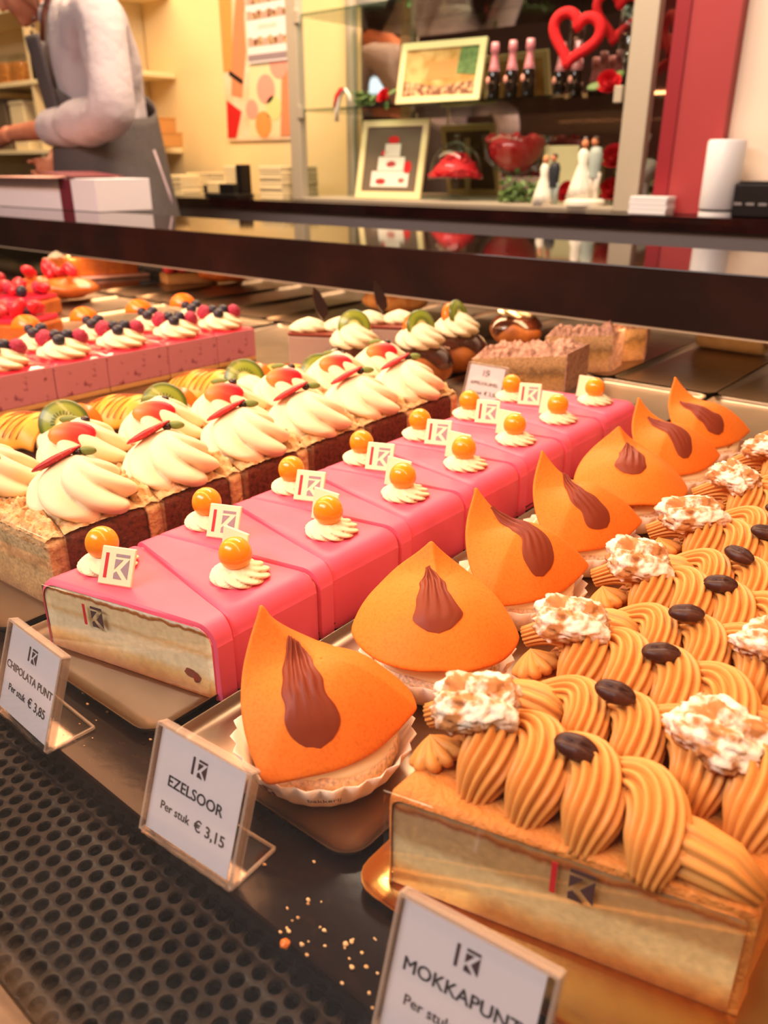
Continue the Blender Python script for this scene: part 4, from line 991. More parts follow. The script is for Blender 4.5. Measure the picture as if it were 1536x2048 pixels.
def bottle(label, x, y, z, s=1.0, rot=None, group='small sparkling wine bottles'):
    t = thing('wine_bottle', label, 'bottle', (x, y, z), 0, group)
    b = lathe([(.0001, .0), (.021, 0), (.0235, .004), (.0235, .078), (.019, .100), (.012, .120), (.011, .128), (.0001, .128)], 24, cap=False)
    ob('bottle_body', xf(b, sc=(s, s, s)), 'bottle_glass', t, autos=.9)
    f = lathe([(.0205, .093), (.0150, .118), (.0125, .135), (.0122, .150), (.0160, .155), (.0158, .168), (.0135, .186), (.0001, .188)], 24, cap=False)
    ob('foil_neck', xf(f, sc=(s, s, s)), 'foil_pink', t)
    ob('label_seal', xf(lathe([(.0001, 0), (.0105, 0), (.0100, .0012), (.0001, .0014)], 18, cap=False), (-.012 * s, -.0212 * s, .062 * s), (PI / 2, 0, -.5)), 'poster_pink', t)
    if rot: t.rotation_euler = rot
    return t
for px, lab in ((986, 'left pink-topped mini wine bottle on the upper glass shelf'), (1021, 'middle pink-topped mini wine bottle of the front three'), (1055, 'right pink-topped mini wine bottle beside the red heart')):
    q = at(px, 190, Y=2.37); bottle(lab, q.x, 2.37, SH[0] + .0006, .84)
for px, lab in ((1118, 'pink-topped bottle behind the red heart, left'), (1150, 'pink-topped bottle seen through the red heart, right')):
    q = at(px, 180, Y=2.50); bottle(lab, q.x, 2.50, SH[0] + .0006, .84)

def heart_path(s, n=64):
    P = []
    for k in range(n):
        a = 2 * PI * k / n; P.append((s * 16 * math.sin(a) ** 3 / 17, 0, s * (13 * math.cos(a) - 5 * math.cos(2 * a) - 2 * math.cos(3 * a) - math.cos(4 * a)) / 17))
    return P
def heart(label, c, s, rot, rr):
    o = ob('heart_decoration', tube(heart_path(s), rr, 14, closed=True, upv=(0, 1, 0)), 'red_felt', None, c, rot); return tag(o, label, 'heart decoration', 'red hearts')
q = at(1150, 72, Y=2.36); heart('large red felt heart hung in front of the wine bottles', q, .074, (0, math.radians(14), math.radians(10)), .0150)
q = at(1236, 28, Y=2.44); heart('second red heart behind the right champagne glass', q, .068, (0, math.radians(6), math.radians(40)), .0125)
def flute(label, x, y, z, s=1.0):
    t = thing('champagne_glass', label, 'glass', (x, y, z), 0, 'champagne glasses')
    ob('foot', lathe([(.0001, 0), (.030, 0), (.030, .0015), (.004, .004), (.0001, .004)], 24, cap=False), 'glass', t)
    ob('stem', lathe([(.0035, .0042), (.003, .03), (.003, .075), (.006, .085)], 12), 'glass', t)
    ob('bowl', lathe([(.004, .0852), (.016, .10), (.023, .13), (.024, .17), (.021, .215), (.020, .215), (.0228, .17), (.0218, .13), (.015, .102), (.003, .088)], 28), 'glass', t)
    return t
q = at(1142, 188, Y=2.40); flute('champagne glass behind the large red heart', q.x, 2.41, SH[0] + .0006)
q = at(1243, 180, Y=2.42); flute('champagne glass at the right end of the upper shelf', q.x, 2.42, SH[0] + .0006)

def rose(label, c, r, leaves=3, stem=True, rot=(0, 0, 0)):
    t = thing('red_rose', label, 'rose', c, 0, 'red roses'); t.rotation_euler = rot
    gs = []
    for k in range(16):
        a = k * 2.4; q = k / 15; R = r * (.18 + .82 * q); tilt = .25 + .75 * q
        def fn(u, v, a=a, R=R, tilt=tilt):
            th = a + (u - .5) * 1.9; z = v * r * 1.25 * (1 - .35 * tilt); rr = R * (.55 + .45 * v ** .6) * (1 + .25 * tilt * v ** 3)
            return (rr * math.cos(th), rr * math.sin(th), z - r * .2 - .12 * r * tilt * (2 * u - 1) ** 2 * v)
        gs.append(gridsurf(fn, 9, 6))
    gs.append(ell(r * .7, r * .7, r * .5, 14, 8, c=(0, 0, 0)))
    ob('petals', join(*gs), 'petal', t)
    lg = []
    for k in range(leaves):
        a = k * 2.1 + 1; lg.append(xf(ell(r * .9, r * .42, r * .06, 12, 6), (r * 1.25 * math.cos(a), r * 1.25 * math.sin(a), -r * .25), (0, .3, a)))
    if lg: ob('leaves', join(*lg), 'leaf', t)
    return t
q = at(768, 190, Y=2.33); rose('red rose left of the golden picture on the upper shelf', Vector((q.x, 2.335, SH[0] + .024)), .022, 3, rot=(math.radians(55), 0, 0))
q = at(1222, 165, Y=2.38); rose('flat red rose at the foot of the right champagne glass', Vector((q.x, 2.37, SH[0] + .022)), .030, 2, rot=(math.radians(60), 0, .4))
q = at(1131, 372, Y=2.36); rose('red rose between the two wedding figurines', Vector((q.x, 2.38, BZ + .034)), .026, 3, rot=(math.radians(70), 0, -.3))
q = at(1228, 318, Y=2.44); rose('upper red rose at the right end behind the wedding figurine', Vector((q.x, 2.45, q.z)), .034, 3, rot=(math.radians(55), 0, .2))
q = at(1220, 365, Y=2.44); rose('lower red rose at the right end behind the wedding figurine', Vector((q.x, 2.46, BZ + .038)), .030, 3, rot=(math.radians(60), 0, .2))
q = at(815, 8, Y=2.40); rose('red rose on the top glass shelf at the photo edge', Vector((q.x, 2.40, SH[1] + .024)), .024, 3, rot=(math.radians(50), 0, 0))
def greenery(label, c, n, w, d, h):
    gs = []
    for _ in range(n):
        x, y, z = rnd.gauss(0, w * .4), rnd.uniform(0, d), abs(rnd.gauss(0, h * .45)) + .008
        gs.append(xf(ell(.014, .008, .0018, 10, 6), (x, y, z), (rnd.uniform(-1, 1), rnd.uniform(-1, 1), rnd.uniform(0, 6))))
    gs.append(tube([(-w, d * .5, .004), (0, d * .5, .008), (w, d * .5, .004)], .003, 6))
    return tag(ob('foliage', join(*gs), 'leaf', None, c), label, 'foliage', 'green sprigs')
q = at(1015, 398, Y=2.36); greenery('green leafy sprig left of the wedding figurines', (q.x, 2.35, BZ + .001), 110, .055, .08, .055)
q = at(1062, 398, Y=2.36); greenery('darker green sprig directly beside the smaller wedding figurine', (q.x, 2.36, BZ + .001), 70, .03, .07, .045)
q = at(725, 205, Y=2.36); greenery('rose leaves lying on the upper shelf at the cabinet left', (q.x, 2.34, SH[0] + .001), 46, .04, .05, .035)
q = at(880, 0, Y=2.36); greenery('leafy garland on the top glass shelf', (q.x, 2.36, SH[1] + .001), 120, .12, .06, .03)
q = at(690, 210, Y=2.32)
o = thing('ribbon_bow', 'white and red ribbon arch hanging over the upper shelf edge', 'ribbon', (q.x, 2.318, SH[0]))
ob('ribbon', xf(tube([(-.030, -.010, -.045), (-.026, -.012, -.01), (-.012, -.008, .040), (.006, .0, .055), (.022, .002, .035), (.028, .002, .006)], [.008, .010, .013, .011, .009, .006], 12, flat=.5)), 'porcelain', o)
ob('red_trim', xf(tube([(-.030, -.020, .0), (-.018, -.020, .034), (-.002, -.016, .054), (.008, -.010, .058)], [.006, .008, .007, .003], 10)), 'red_felt', o)

def cake_stand(label, c, r, h, dome, mound):
    t = thing('cake_stand', label, 'cake stand', c, 0, 'glass cake stands with red petals')
    ob('foot', lathe([(.0001, 0), (r * .55, 0), (r * .5, .004), (.010, .010), (.0001, .010)], 28, cap=False), 'glass', t)
    ob('stem', lathe([(.011, .0102), (.014, h * .3), (.010, h * .6), (.013, h - .004)], 16), 'glass', t)
    ob('plate', lathe([(.0001, h), (r, h), (r, h + .006), (.0001, h + .006)], 36, cap=False), 'glass', t)
    gs = []
    for _ in range(150):
        a = rnd.uniform(0, 6.28); q = math.sqrt(rnd.random()); x, y = r * .86 * q * math.cos(a), r * .86 * q * math.sin(a); z = h + .010 + mound * (1 - q * q) * rnd.uniform(.5, 1)
        gs.append(xf(ell(.016, .012, .003, 10, 5), (x, y, z), (rnd.uniform(-.8, .8), rnd.uniform(-.8, .8), rnd.uniform(0, 6))))
    gs.append(lathe([(.0001, h + .0062), (r * .86, h + .0062), (r * .8, h + mound * .45), (r * .5, h + mound * .8), (.0001, h + mound)], 24, cap=False))
    tag(ob('petal_mound', join(*gs), 'petal', t), kind='stuff')
    dr = r * .93
    prof = [(dr, h + .0064)] + [(dr * math.cos(k * PI / 2 / 10), h + .02 + dome * math.sin(k * PI / 2 / 10)) for k in range(11)]
    prof = [(max(p[0], .0005), p[1]) for p in prof]
    ob('dome', lathe(prof, 40, cap=False), 'glass', t)
    ob('dome_knob', ell(.011, .011, .011, 16, 10, c=(0, 0, h + .02 + dome + .010)), 'glass', t)
    return t
q = at(905, 385, Y=2.40); cake_stand('glass cake stand with red petals beside the wedding cake picture', (q.x, 2.415, BZ + .0005), .094, .066, .10, .075)
def bowl(label, c):
    t = thing('glass_bowl', label, 'bowl', c)
    ob('foot', lathe([(.0001, 0), (.045, 0), (.043, .004), (.008, .012), (.007, .06), (.014, .075), (.0001, .075)], 28, cap=False), 'glass', t, autos=.9)
    ob('bowl_wall', lathe([(.014, .076), (.06, .09), (.10, .13), (.115, .20), (.112, .20), (.097, .132), (.058, .094), (.012, .080)], 40), 'glass', t)
    gs = []
    for _ in range(160):
        a = rnd.uniform(0, 6.28); z = rnd.uniform(.10, .20); R = .03 + .062 * min(1, (z - .09) / .07); q = math.sqrt(rnd.uniform(.3, 1)) * R
        gs.append(xf(ell(.017, .013, .003, 10, 5), (q * math.cos(a), q * math.sin(a), z), (rnd.uniform(-1, 1), rnd.uniform(-1, 1), rnd.uniform(0, 6))))
    gs.append(lathe([(.0001, .096), (.05, .104), (.085, .14), (.095, .19), (.0001, .20)], 24, cap=False))
    tag(ob('rose_petals', join(*gs), 'petal', t), kind='stuff')
q = at(1005, 380, Y=2.47); bowl('large glass bowl filled with red petals behind the green sprigs', (q.x + .015, 2.515, BZ + .0005))

def figurine(label, c, s, style):
    t = thing('wedding_figurine', label, 'figurine', c, 0, 'wedding couple figurines')
    if style:
        ob('base', lathe([(.0001, 0), (.052 * s, 0), (.052 * s, .010 * s), (.044 * s, .016 * s), (.0001, .016 * s)], 28, cap=False), 'porcelain', t, autos=.9)
        z0 = .0163 * s
    else: z0 = 0
    def sk(a, v): return 1 + .06 * math.sin(9 * a) * (1 - v)
    ob('dress', xf(lathe([(.0001, z0), (.036 * s, z0), (.028 * s, z0 + .030 * s), (.017 * s, z0 + .065 * s), (.012 * s, z0 + .082 * s), (.0145 * s, z0 + .105 * s), (.008 * s, z0 + .116 * s), (.0001, z0 + .118 * s)], 36, sk, cap=False), (-.014 * s, 0, 0)), 'porcelain', t)
    ob('bride_head', ell(.0088 * s, .0088 * s, .0105 * s, 14, 10, c=(-.012 * s, -.001, z0 + .128 * s)), 'poster_arm', t)
    ob('bride_hair', ell(.0095 * s, .0090 * s, .0100 * s, 14, 10, c=(-.0135 * s, .003 * s, z0 + .131 * s)), 'picture_tan' if not style else 'hair', t)
    m1, m2 = ('trouser_grey', 'suit') if not style else ('porcelain', 'trouser_grey')
    ob('trousers', join(lathe([(.008 * s, z0), (.0085 * s, z0 + .035 * s), (.010 * s, z0 + .062 * s)], 14), xf(lathe([(.008 * s, z0), (.0085 * s, z0 + .035 * s), (.010 * s, z0 + .062 * s)], 14), (.015 * s, .002, 0))) if True else None, m1, t, (.010 * s, .004 * s, 0))
    ob('jacket', xf(lathe([(.016 * s, z0 + .050 * s), (.0165 * s, z0 + .075 * s), (.0185 * s, z0 + .105 * s), (.012 * s, z0 + .120 * s), (.0001, z0 + .122 * s)], 20, cap=False), (.017 * s, .004 * s, 0), sc=(1, .75, 1)), m2, t)
    ob('groom_head', ell(.0090 * s, .0090 * s, .0108 * s, 14, 10, c=(.013 * s, .003 * s, z0 + .133 * s)), 'poster_arm', t)
    ob('groom_hair', ell(.0096 * s, .0096 * s, .0080 * s, 14, 10, c=(.014 * s, .005 * s, z0 + .138 * s)), 'hair', t)
    return t
q = at(1092, 400, Y=2.33); figurine('smaller wedding couple figurine with the groom in a dark jacket', (q.x, 2.335, BZ + .0005), .98, 0)
q = at(1163, 403, Y=2.33); figurine('taller white wedding couple figurine on a round base', (q.x, 2.35, BZ + .0005), 1.16, 1)
q = at(1105, 300, Y=2.5)
t = thing('greeting_card', 'cream card standing behind the wedding figurines', 'card', (q.x - .05, 2.52, BZ + .0005), .1)
ob('card_sheet', xf(box(0, .12, 0, .003, 0, .17), (0, 0, 0), (-.12, 0, 0)), 'frame_cream', t, smooth=False)
q = at(735, 2, Y=2.38); t = thing('white_basket', 'white basket on the top glass shelf at the photo edge', 'basket', (q.x, 2.40, SH[1] + .0006))
ob('basket_body', lathe([(.0001, 0), (.045, 0), (.058, .03), (.062, .06), (.056, .06), (.05, .03), (.04, .006), (.0001, .006)], 28, cap=False), 'porcelain', t)
ob('handle', tube([(.058 * math.cos(a), 0, .055 + .07 * math.sin(a)) for a in [PI * k / 12 for k in range(13)]], .004, 8), 'porcelain', t)
# white swan-shaped vase right of the cabinet
q = at(1306, 330, Y=2.45)
t = thing('swan_figurine', 'white curved swan figurine behind the right cabinet post', 'figurine', (-1.055 - .015, 2.50, BZ + .0005)); t.location = (-1.105, 2.56, BZ + .0005)
ob('swan_body', xf(ell(.035, .05, .034, 22, 12, c=(0, 0, .095)), sc=(1, 1, 1)), 'porcelain', t)
ob('neck', tube([(0, -.03, .10), (0, -.05, .135), (0, -.035, .17), (0, -.015, .195), (0, -.035, .215), (0, -.055, .205)], [.015, .012, .010, .009, .010, .006], 12), 'porcelain', t)
ob('pedestal', lathe([(.0001, 0), (.03, 0), (.026, .01), (.012, .03), (.014, .066), (.0001, .066)], 24, cap=False), 'porcelain', t)

# ---------------------------------------------------------------- right end of the back counter
q = at(1350, 415, Y=2.24)
ang = 0
t = thing('card_stack', 'white stack of small cards in front of the red pillar', 'cards', (-1.0, 2.225, .1268))
for i in range(4): ob('card_pack', rbox(.0 + .002 * (i % 2), .105 + .002 * (i % 2), 0, .06, .0115 * i, .0115 * i + .011, .001, 1), 'plastic_white', t, smooth=False)
q = at(1433, 410, Y=2.25)
t = thing('speaker_tower', 'white cylindrical speaker standing beside the red pillar', 'speaker', (q.x, 2.262, .1268))
ob('tower_body', lathe([(.0001, .018), (.045, .018), (.047, .022), (.047, .176), (.044, .182), (.0001, .182)], 40, cap=False), 'plastic_white', t, autos=.7)
ob('shadow_gap', lathe([(.0001, .0125), (.043, .0125), (.043, .0176), (.0001, .0176)], 32, cap=False), 'black_plastic', t, autos=.7)
ob('tower_base', lathe([(.0001, 0), (.046, 0), (.046, .012), (.0001, .012)], 40, cap=False), 'plastic_white', t, autos=.7)
q = at(1500, 400, Y=2.24)
t = thing('coffee_machine', 'low black appliance on the counter at the right edge', 'appliance', (q.x + .09, 2.27, .1268))
ob('appliance_body', rbox(-.13, .13, -.04, .06, 0, .082, .006), 'black_plastic', t, smooth=False)
ob('drip_grid', rbox(-.12, .12, -.038, .055, .0822, .086, .001), 'black_plastic', t, smooth=False)
ob('front_badge', join(*[rbox(-.125 + .03 * i, -.105 + .03 * i, -.0415, -.0402, .03, .036, .0004, 1) for i in range(3)]), 'counter_grey', t, smooth=False)

# ---------------------------------------------------------------- left part of the back counter and wall
q0 = at(447, 60, Y=2.655); q1 = at(577, 283, Y=2.655)
x0, x1, z0 = -3.175, -2.735, .352
t = thing('wall_poster', 'peach poster of hands decorating cupcakes on the rear wall', 'poster', (x0, 2.655, z0))
W_, H_ = x1 - x0, .62
p = ob('poster_sheet', box(0, W_, -.004, 0, 0, H_), 'poster_peach', t, smooth=False)
def pp(nm, poly, m_, d): ob(nm, xf(prism([(x * W_, y * H_) for x, y in poly], 0, .0008), (0, -.0042 - d * .001, 0), (PI / 2, 0, 0)), m_, p, smooth=False)
pp('peach_wall', [(0, .45), (.14, .45), (.2, .98), (0, .98)], 'poster_orange', 0)
pp('forearm', [(.10, .30), (.26, .28), (.36, .56), (.36, .78), (.44, .98), (.30, .98), (.20, .74), (.14, .52)], 'poster_arm', 1)
pp('wristband', [(.08, .43), (.28, .36), (.29, .39), (.09, .46)], 'black_plastic', 2)
pp('red_corner', [(.0, .02), (.13, .02), (.24, .19), (.02, .27)], 'red_flat', 2)
pp('tray_sheet', [(.34, .02), (.80, .02), (.92, .50), (.40, .50)], 'board', 0)
pp('second_arm', [(.80, .02), (.98, .02), (.98, .44), (.86, .44)], 'poster_arm', 1)
for cx, cy, r, m_ in ((.56, .10, .12, 'poster_orange'), (.72, .20, .11, 'poster_green'), (.62, .32, .13, 'poster_pink'), (.82, .47, .13, 'poster_pink'), (.40, .20, .09, 'poster_pink')):
    pp('cupcake', circ(cx, cy, r, r * W_ / H_), m_, 1.4)
q0 = at(490, 132, Y=2.645)
t = thing('price_list', 'white price list with rows of small pictures pinned over the poster', 'notice', (-2.995, 2.645, .652))
p = ob('list_sheet', box(0, .26, -.003, 0, 0, .42), 'paper', t, smooth=False)
for z, h in ((.062, .034), (.16, .032), (.215, .03), (.30, .03)):
    for k in range(8): ob('picture', box(.006 + .031 * k, .034 + .031 * k, -.0042, -.0032, z, z + h * (1 - .2 * (k % 2))), 'photo_brown' if k % 3 else 'poster_pink', p, smooth=False)
ob('footer_band', box(.0, .26, -.0042, -.0032, .008, .032), 'logo_mauve', p, smooth=False)
for z in (.125, .135): ob('text_line', box(.07, .19, -.0042, -.0032, z, z + .003), 'board_shade', p, smooth=False)

def cards(label, x, y, n, w, d, group):
    for k in range(n):
        o = ob('cake_carton', rbox(-w / 2, w / 2, 0, d, 0, .0088, .0016, 1), 'board' if k % 2 == 0 else 'board_shade', None, (x + rnd.uniform(-.002, .002), y + rnd.uniform(0, .003), .1268 + .0092 * k), smooth=False)
        pos = 'lowest' if k == 0 else 'topmost' if k == n - 1 else ORD[k] if k < 14 else 'upper'
        tag(o, f'{pos} flat white carton from below in the {label}', 'carton', group)
q = at(355, 385, Y=2.35); cards('stack beside the person', q.x - .0, 2.30, 9, .19, .2, 'flat cartons stacked by the person')
q = at(415, 385, Y=2.45); cards('stack behind the black holder', q.x + .005, 2.40, 10, .17, .2, 'flat cartons stacked behind the black holder')
q = at(553, 390, Y=2.30); cards('stack left of the glass cabinet', q.x - .012, 2.28, 13, .125, .2, 'flat cartons stacked by the cabinet')
q = at(455, 385, Y=2.26)
t = thing('card_holder', 'black stepped holder with cream cards on the rear counter', 'holder', (q.x - .095, 2.215, .1268))
ob('holder_frame', join(rbox(0, .205, 0, .09, 0, .018, .002, 1), rbox(0, .006, 0, .09, .0182, .05, .001, 1), rbox(.098, .19, .0, .03, .0182, .055, .002, 1), rbox(.165, .20, .035, .085, .0182, .125, .002, 1)), 'black_plastic', t, smooth=False)
ob('card', rbox(.010, .092, .01, .06, .0185, .060, .002, 1), 'board', t, smooth=False)
ob('card', rbox(.085, .160, .04, .08, .0185, .120, .002, 1), 'board', t, smooth=False)

# shelf unit at the far left behind the person
sx0, sx1 = -5.6, -3.53
t = thing('wall_shelf', 'cream wall shelf unit behind the person', 'shelf', (sx0, 2.655, .13))
def sh(g): return xf(g, (-sx0, -2.655, -.13))
for z in (.325, .648, .975): ob('shelf_board', sh(rbox(sx0, sx1, 2.36, 2.652, z - .022, z, .002, 1)), 'board', t, smooth=False)
for x in (sx0, -4.35, sx1 - .24): 
    for z0_, z1_ in ((.1268, .3025), (.3255, .6255), (.6485, .9525)): ob('upright', sh(box(x, x + .02, 2.365, 2.65, z0_, z1_)), 'board_shade', t, smooth=False)
for i, (px, w, h, m_, lab, base) in enumerate([(14, .17, .13, 'cookie', 'clear jar of brown cookies at the far left on the wall shelf', .6485), (48, .12, .125, 'cookie', 'second clear jar of brown cookies, next to the apron', .6485)]):
    q = at(px, 150, Y=2.45)
    t = thing('cookie_jar', lab, 'jar', (q.x, 2.46, base + .0005), 0, 'cookie jars')
    ob('cookies', displace(rbox(-w / 2 + .004, w / 2 - .004, -.05, .05, .003, h * .8, .012), .006, 40, i), m_, t)
    ob('jar_glass', rbox(-w / 2, w / 2, -.056, .056, 0, h, .012), 'glass', t)
    ob('lid', rbox(-w / 2 + .01, w / 2 - .01, -.045, .045, h + .0005, h + .012, .004), 'glass', t)
for i, (px, w, h, m_, lab) in enumerate([(12, .19, .24, 'picture_dark', 'dark binder standing on the lower wall shelf at the left edge'), (52, .15, .22, 'board', 'pale box on the lower wall shelf behind the apron')]):
    q = at(px, 230, Y=2.45); o = thing('storage_box', lab, 'box', (q.x, 2.40, .3256)); ob('box_body', rbox(-w / 2, w / 2, 0, .2, 0, h, .004), m_, o, smooth=False); ob('box_lid', rbox(-w / 2 - .003, w / 2 + .003, -.003, .203, h + .0005, h + .02, .003), m_, o, smooth=False)
for i, (z, w, lab) in enumerate([(.3256, .19, 'lower brown carton on the shelf right of the person'), (.3885, .15, 'upper brown carton stacked on the shelf right of the person')]):
    q = at(302, 270, Y=2.42); o = thing('carton_box', lab, 'box', (q.x - .02 * i, 2.375, z + .0004), 0, 'brown cartons'); ob('carton_body', rbox(-w / 2, w / 2, 0, .15, 0, .054, .003), 'carton', o, smooth=False); ob('carton_lid', rbox(-w / 2 - .002, w / 2 + .002, -.002, .152, .0542, .0615, .002), 'carton', o, smooth=False)

# ---------------------------------------------------------------- white cake box on the ledge
q = at(130, 420, z=.1345)
t = thing('cake_box', 'white cake box with maroon stripe and open lid on the ledge', 'cake box', (q.x, q.y, .1342), .0)
ob('box_wall', rbox(-.40, .17, 0, .17, 0, .082, .001, 1), 'box_white', t, smooth=False)
ob('stripe', box(-.012, .050, -.0012, -.0002, .001, .081), 'box_maroon', t, smooth=False)
ob('lid_flap', xf(box(-.40, .02, -.05, .17, .083, .0845), (0, 0, 0), (0, 0, 0)), 'box_pink', t, smooth=False)
ob('maroon_flap', xf(box(-.10, .07, -.01, .16, 0, .0015), (0, 0, .0905), (0, math.radians(4), 0)), 'box_maroon', t, smooth=False)

# ---------------------------------------------------------------- person
def skinmesh(joints, edges, sub=2):
    me = bpy.data.meshes.new('tmp'); me.from_pydata([j[0] for j in joints], edges, []); o = bpy.data.objects.new('tmp', me); COL.objects.link(o)
    md = o.modifiers.new('s', 'SKIN'); sv = me.skin_vertices[0].data
    for i, j in enumerate(joints): sv[i].radius = (j[1], j[2] if len(j) > 2 else j[1])
    sv[0].use_root = True
    s2 = o.modifiers.new('u', 'SUBSURF'); s2.levels = sub; s2.render_levels = sub
    bpy.context.view_layer.update(); ev = o.evaluated_get(bpy.context.evaluated_depsgraph_get()); m2 = bpy.data.meshes.new_from_object(ev)
    g = ([v.co.copy() for v in m2.vertices], [list(p.vertices) for p in m2.polygons]); bpy.data.objects.remove(o); bpy.data.meshes.remove(m2)
    return g
def merged(name, geo, material, parent, vox, smooth_it=4, wrinkle=None):
    """fuse overlapping volumes into one continuous surface"""
    o = ob(name, geo, material, parent)
    r = o.modifiers.new('r', 'REMESH'); r.mode = 'VOXEL'; r.voxel_size = vox; r.use_smooth_shade = True
    s = o.modifiers.new('sm', 'SMOOTH'); s.iterations = smooth_it; s.factor = .5
    bpy.context.view_layer.update(); m2 = bpy.data.meshes.new_from_object(o.evaluated_get(bpy.context.evaluated_depsgraph_get()))
    o.modifiers.clear(); old = o.data; o.data = m2; bpy.data.meshes.remove(old)
    if wrinkle:
        for v in o.data.vertices:
            n = noise.noise(Vector((v.co.x * wrinkle[0], v.co.y * wrinkle[0] * .7, v.co.z * wrinkle[0] * .55 + v.co.x * 9)))
            v.co += v.normal * wrinkle[1] * (n - .6 * abs(n))
    for p in o.data.polygons: p.use_smooth = True
    return o
def P3(px, py, Y): return at(px, py, Y=Y)
TC = Vector((EY[0], -EY[1], 0))       # from the person towards the counter's front
YN, YC, YF = 1.56, 1.70, 1.85           # near arm, spine, far arm
hip = P3(232, 400, YC); waist = P3(212, 260, YC); chest = P3(176, 100, YC); neck0 = P3(124, 32, YC); neck1 = P3(98, -4, YC); headc = P3(55, 42, YC) + Vector((.004, 0, .128))
shN = P3(197, 18, YN + .02); elN = P3(228, 240, YN - .03); wrN = P3(20, 268, YN - .02); haN = P3(-35, 300, YN + .02)
shF = P3(150, 15, YF); elF = P3(150, 230, YF + .02); wrF = P3(118, 305, YF - .22); haF = P3(100, 335, YF - .28)
foot = -.795
kneeN, kneeF = Vector((hip.x - .02, YC - .10, -.33)), Vector((hip.x - .02, YC + .10, -.33)); ankN, ankF = Vector((hip.x + .02, YC - .10, foot + .06)), Vector((hip.x + .02, YC + .10, foot + .06))
toeN, toeF = ankN + Vector((-.14, 0, -.035)), ankF + Vector((-.14, 0, -.035))
J = [(hip, .13, .11), (waist, .12, .10), (chest, .14, .11), (neck0, .065), (neck1, .058), (headc, .07),
     (shN, .055), (elN, .045), (wrN, .030), (shF, .055), (elF, .045), (wrF, .030),
     (kneeN, .07), (ankN, .045), (toeN, .038), (kneeF, .07), (ankF, .045), (toeF, .038)]
Ed = [(0, 1), (1, 2), (2, 3), (3, 4), (4, 5), (2, 6), (6, 7), (7, 8), (2, 9), (9, 10), (10, 11), (0, 12), (12, 13), (13, 14), (0, 15), (15, 16), (16, 17)]
body = [skinmesh(J, Ed, 2)]
# head: skull, jaw, chin, nose, lips, ears; facing the photo's left and down
def headgeo():
    gs = [ell(.092, .074, .105, 24, 16, c=(.012, 0, .03)), ell(.062, .056, .075, 20, 12, c=(-.032, 0, -.04)), ell(.024, .024, .020, 14, 10, c=(-.074, 0, -.088)), ell(.016, .013, .030, 14, 10, c=(-.098, 0, -.008)), ell(.012, .015, .012, 12, 8, c=(-.110, 0, -.022)),
          ell(.012, .024, .008, 14, 8, c=(-.086, 0, -.046)), ell(.012, .022, .008, 14, 8, c=(-.083, 0, -.060)), ell(.02, .055, .012, 14, 8, c=(-.066, 0, .035)), ell(.02, .014, .032, 12, 8, c=(.012, -.074, -.005)), ell(.02, .014, .032, 12, 8, c=(.012, .074, -.005))]
    return join(*gs)
HT = math.radians(-36); HS = 1.1
body.append(xf(headgeo(), headc, (0, HT, .70), (HS, HS, HS)))
def hand(c, d, palm, up_):
    """palm and five bent fingers; d points from the wrist to the fingertips"""
    d = d.normalized(); s = palm.normalized().cross(d).normalized(); n = d.cross(s).normalized()
    gs = [xf(ell(.045, .040, .015, 16, 10), (0, 0, 0))]
    R = Matrix((d, s, n)).transposed()
    out = [([c + R @ Vector(v) for v in gs[0][0]], gs[0][1])]
    for k, (off, ln) in enumerate(((-.028, .062), (-.010, .074), (.009, .070), (.027, .056))):
        pts = [Vector((.030, off, 0)), Vector((.030 + ln * .45, off * 1.1, -.006)), Vector((.030 + ln * .8, off * 1.12, -.022)), Vector((.030 + ln * .95, off * 1.12, -.040))]
        out.append(tube([c + R @ q_ for q_ in pts], [.0098, .0092, .0085, .006], 10))
    pts = [Vector((-.015, -.030 * up_, -.004)), Vector((.015, -.052 * up_, -.012)), Vector((.040, -.058 * up_, -.026))]
    out.append(tube([c + R @ q_ for q_ in pts], [.012, .0105, .007], 10))
    return join(*out)
body.append(hand(haN, haN - wrN + Vector((-.02, 0, 0)), Vector((0, 0, -1)), 1)); body.append(hand(haF, haF - wrF, Vector((-.3, -.3, -1)), -1))
body.append(tube([wrN, (wrN + haN) / 2, haN], [.030, .027, .026], 14)); body.append(tube([wrF, (wrF + haF) / 2, haF], [.029, .026, .024], 14))
per = merged('person', join(*body), 'skin', None, .008, 4)
tag(per, 'person in a white shirt and dark apron leaning over a cake box', 'person')
eg = join(*[xf(ell(.010, .012, .010, 14, 10), headc + Vector((-.055 + .022 * sg, -.050 - .026 * sg, .012)), (0, 0, 0)) for sg in (-1, 1)])
ob('eyes', eg, 'porcelain', per)
ob('hair', displace(join(xf(ell(.100, .083, .098, 26, 16, c=(.026, 0, .052)), headc, (0, HT, .70), (HS, HS, HS)), xf(ell(.05, .05, .06, 16, 10, c=(.115, 0, .01)), headc, (0, HT, .70), (HS, HS, HS))), .006, 26), 'hair', per)
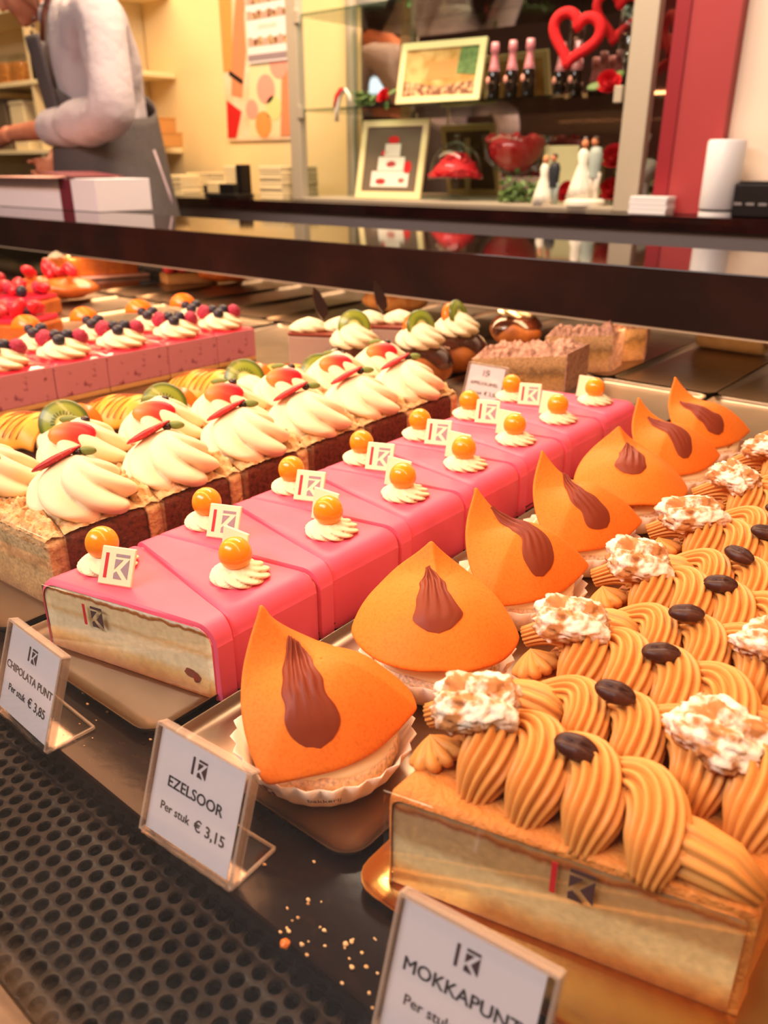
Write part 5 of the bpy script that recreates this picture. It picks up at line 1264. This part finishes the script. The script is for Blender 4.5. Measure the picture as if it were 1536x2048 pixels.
# shirt: body, collar, sleeves rolled to below the elbow
cuffN = elN.lerp(wrN, .62); cuffF = elF.lerp(wrF, .45)
JS = [(hip + Vector((.0, 0, .02)), .150, .135), (waist, .150, .135), (chest, .172, .145), (neck0 + Vector((.01, 0, -.035)), .090, .080), (shN, .080), (shN.lerp(elN, .5), .075), (elN + Vector((.02, 0, .01)), .082), (elN.lerp(cuffN, .55), .072), (cuffN, .064), (shF, .080), (elF, .070), (cuffF, .055)]
ES = [(0, 1), (1, 2), (2, 3), (2, 4), (4, 5), (5, 6), (6, 7), (7, 8), (2, 9), (9, 10), (10, 11)]
shirt = merged('shirt', join(skinmesh(JS, ES, 2)), 'shirt', per, .010, 5, (11, .016))
col = tube([neck0 + Vector((.058 * math.cos(a) + .0, .062 * math.sin(a), .006 - .055 * math.cos(a) * -1 * .6)) for a in [2 * PI * k / 20 for k in range(20)]], .016, 8, flat=1.6, closed=True)
ob('collar', col, 'shirt', per)
bt = []
for k in range(4): 
    q = P3(97 - 2 * k, 50 + 13 * k, YC) + TC * .128; bt.append(ell(.007, .005, .007, 10, 6, c=q))
ob('buttons', join(*bt), 'logo_dark', per)
# apron: bib on the chest, strap over the shoulder, skirt round the hips
def skirt(u, v):
    # v 0 at the waist, 1 at the hem
    c = waist.lerp(hip, min(1, v * 1.1)); z = waist.z + .115 - v * .70
    a = -PI * .98 + 2 * PI * .98 * u; rx = .172 + .065 * min(1, v * 1.6); ry = .165 + .04 * min(1, v * 1.6)
    k = 1 + .03 * math.sin(a * 6 + v * 3) * v
    dz = -.085 * max(0, math.cos(a)) * (1 - v)
    return (c.x + .010 + rx * k * math.cos(a), YC + ry * k * math.sin(a), z + dz)
o = ob('apron_skirt', gridsurf(skirt, 72, 24), 'apron', per); md = o.modifiers.new('t', 'SOLIDIFY'); md.thickness = .004
def bib(u, v):
    c = P3(172, 100, YC).lerp(waist, v); z = P3(75, 97, YC).z * (1 - v) + waist.z * v
    a = PI + .70 - 1.0 + 2.05 * u; r = .186 - .012 * v
    return (c.x + r * math.cos(a), YC + r * math.sin(a), z)
o = ob('apron_bib', gridsurf(bib, 20, 20), 'apron', per); md = o.modifiers.new('t', 'SOLIDIFY'); md.thickness = .004
pk0 = P3(104, 122, YC) + TC * .165
ob('bib_pocket', rbox(pk0.x - .022, pk0.x + .022, pk0.y - .002, pk0.y + .004, pk0.z - .07, pk0.z, .002, 1), 'black_plastic', per, smooth=False)
sp_ = [P3(129, 98, YC) + TC * .195, P3(128, 50, YC) + TC * .180, P3(131, 10, YC) + TC * .150, P3(140, -25, YC - .085), P3(160, -45, YC - .02)]
ob('apron_strap', tube(sp_, .014, 10, flat=.35, upv=(0, 1, 0)), 'leather', per)
bk = P3(130, 22, YC) + TC * .172; ob('strap_buckle', join(tube([bk + Vector((sx * .020, -.012, sz * .012)) for sx, sz in ((-1, -1), (1, -1), (1, 1), (-1, 1))], .0028, 8, closed=True, upv=(0, 1, 0))), 'black_plastic', per)
tie = P3(322, 300, YC - .04)
ob('apron_ties', tube([P3(308, 300, YC - .1), P3(322, 340, YC - .1), P3(338, 385, YC - .1), P3(346, 412, YC - .1)], .0045, 8, flat=.5), 'logo_mauve', per)
tg = [tube([hip + Vector((0, sg * .085, -.02)), (kn + Vector((0, 0, .0))), an + Vector((0, 0, .02))], [.115, .088, .065], 20) for sg, kn, an in ((-1, kneeN, ankN), (1, kneeF, ankF))]
ob('trousers', join(*tg), 'trousers', per)
sg_ = [ell(.125, .050, .042, 22, 10, c=(an.x - .075, an.y, foot + .042)) for an in (ankN, ankF)]
ob('shoes', join(*sg_), 'black_plastic', per)
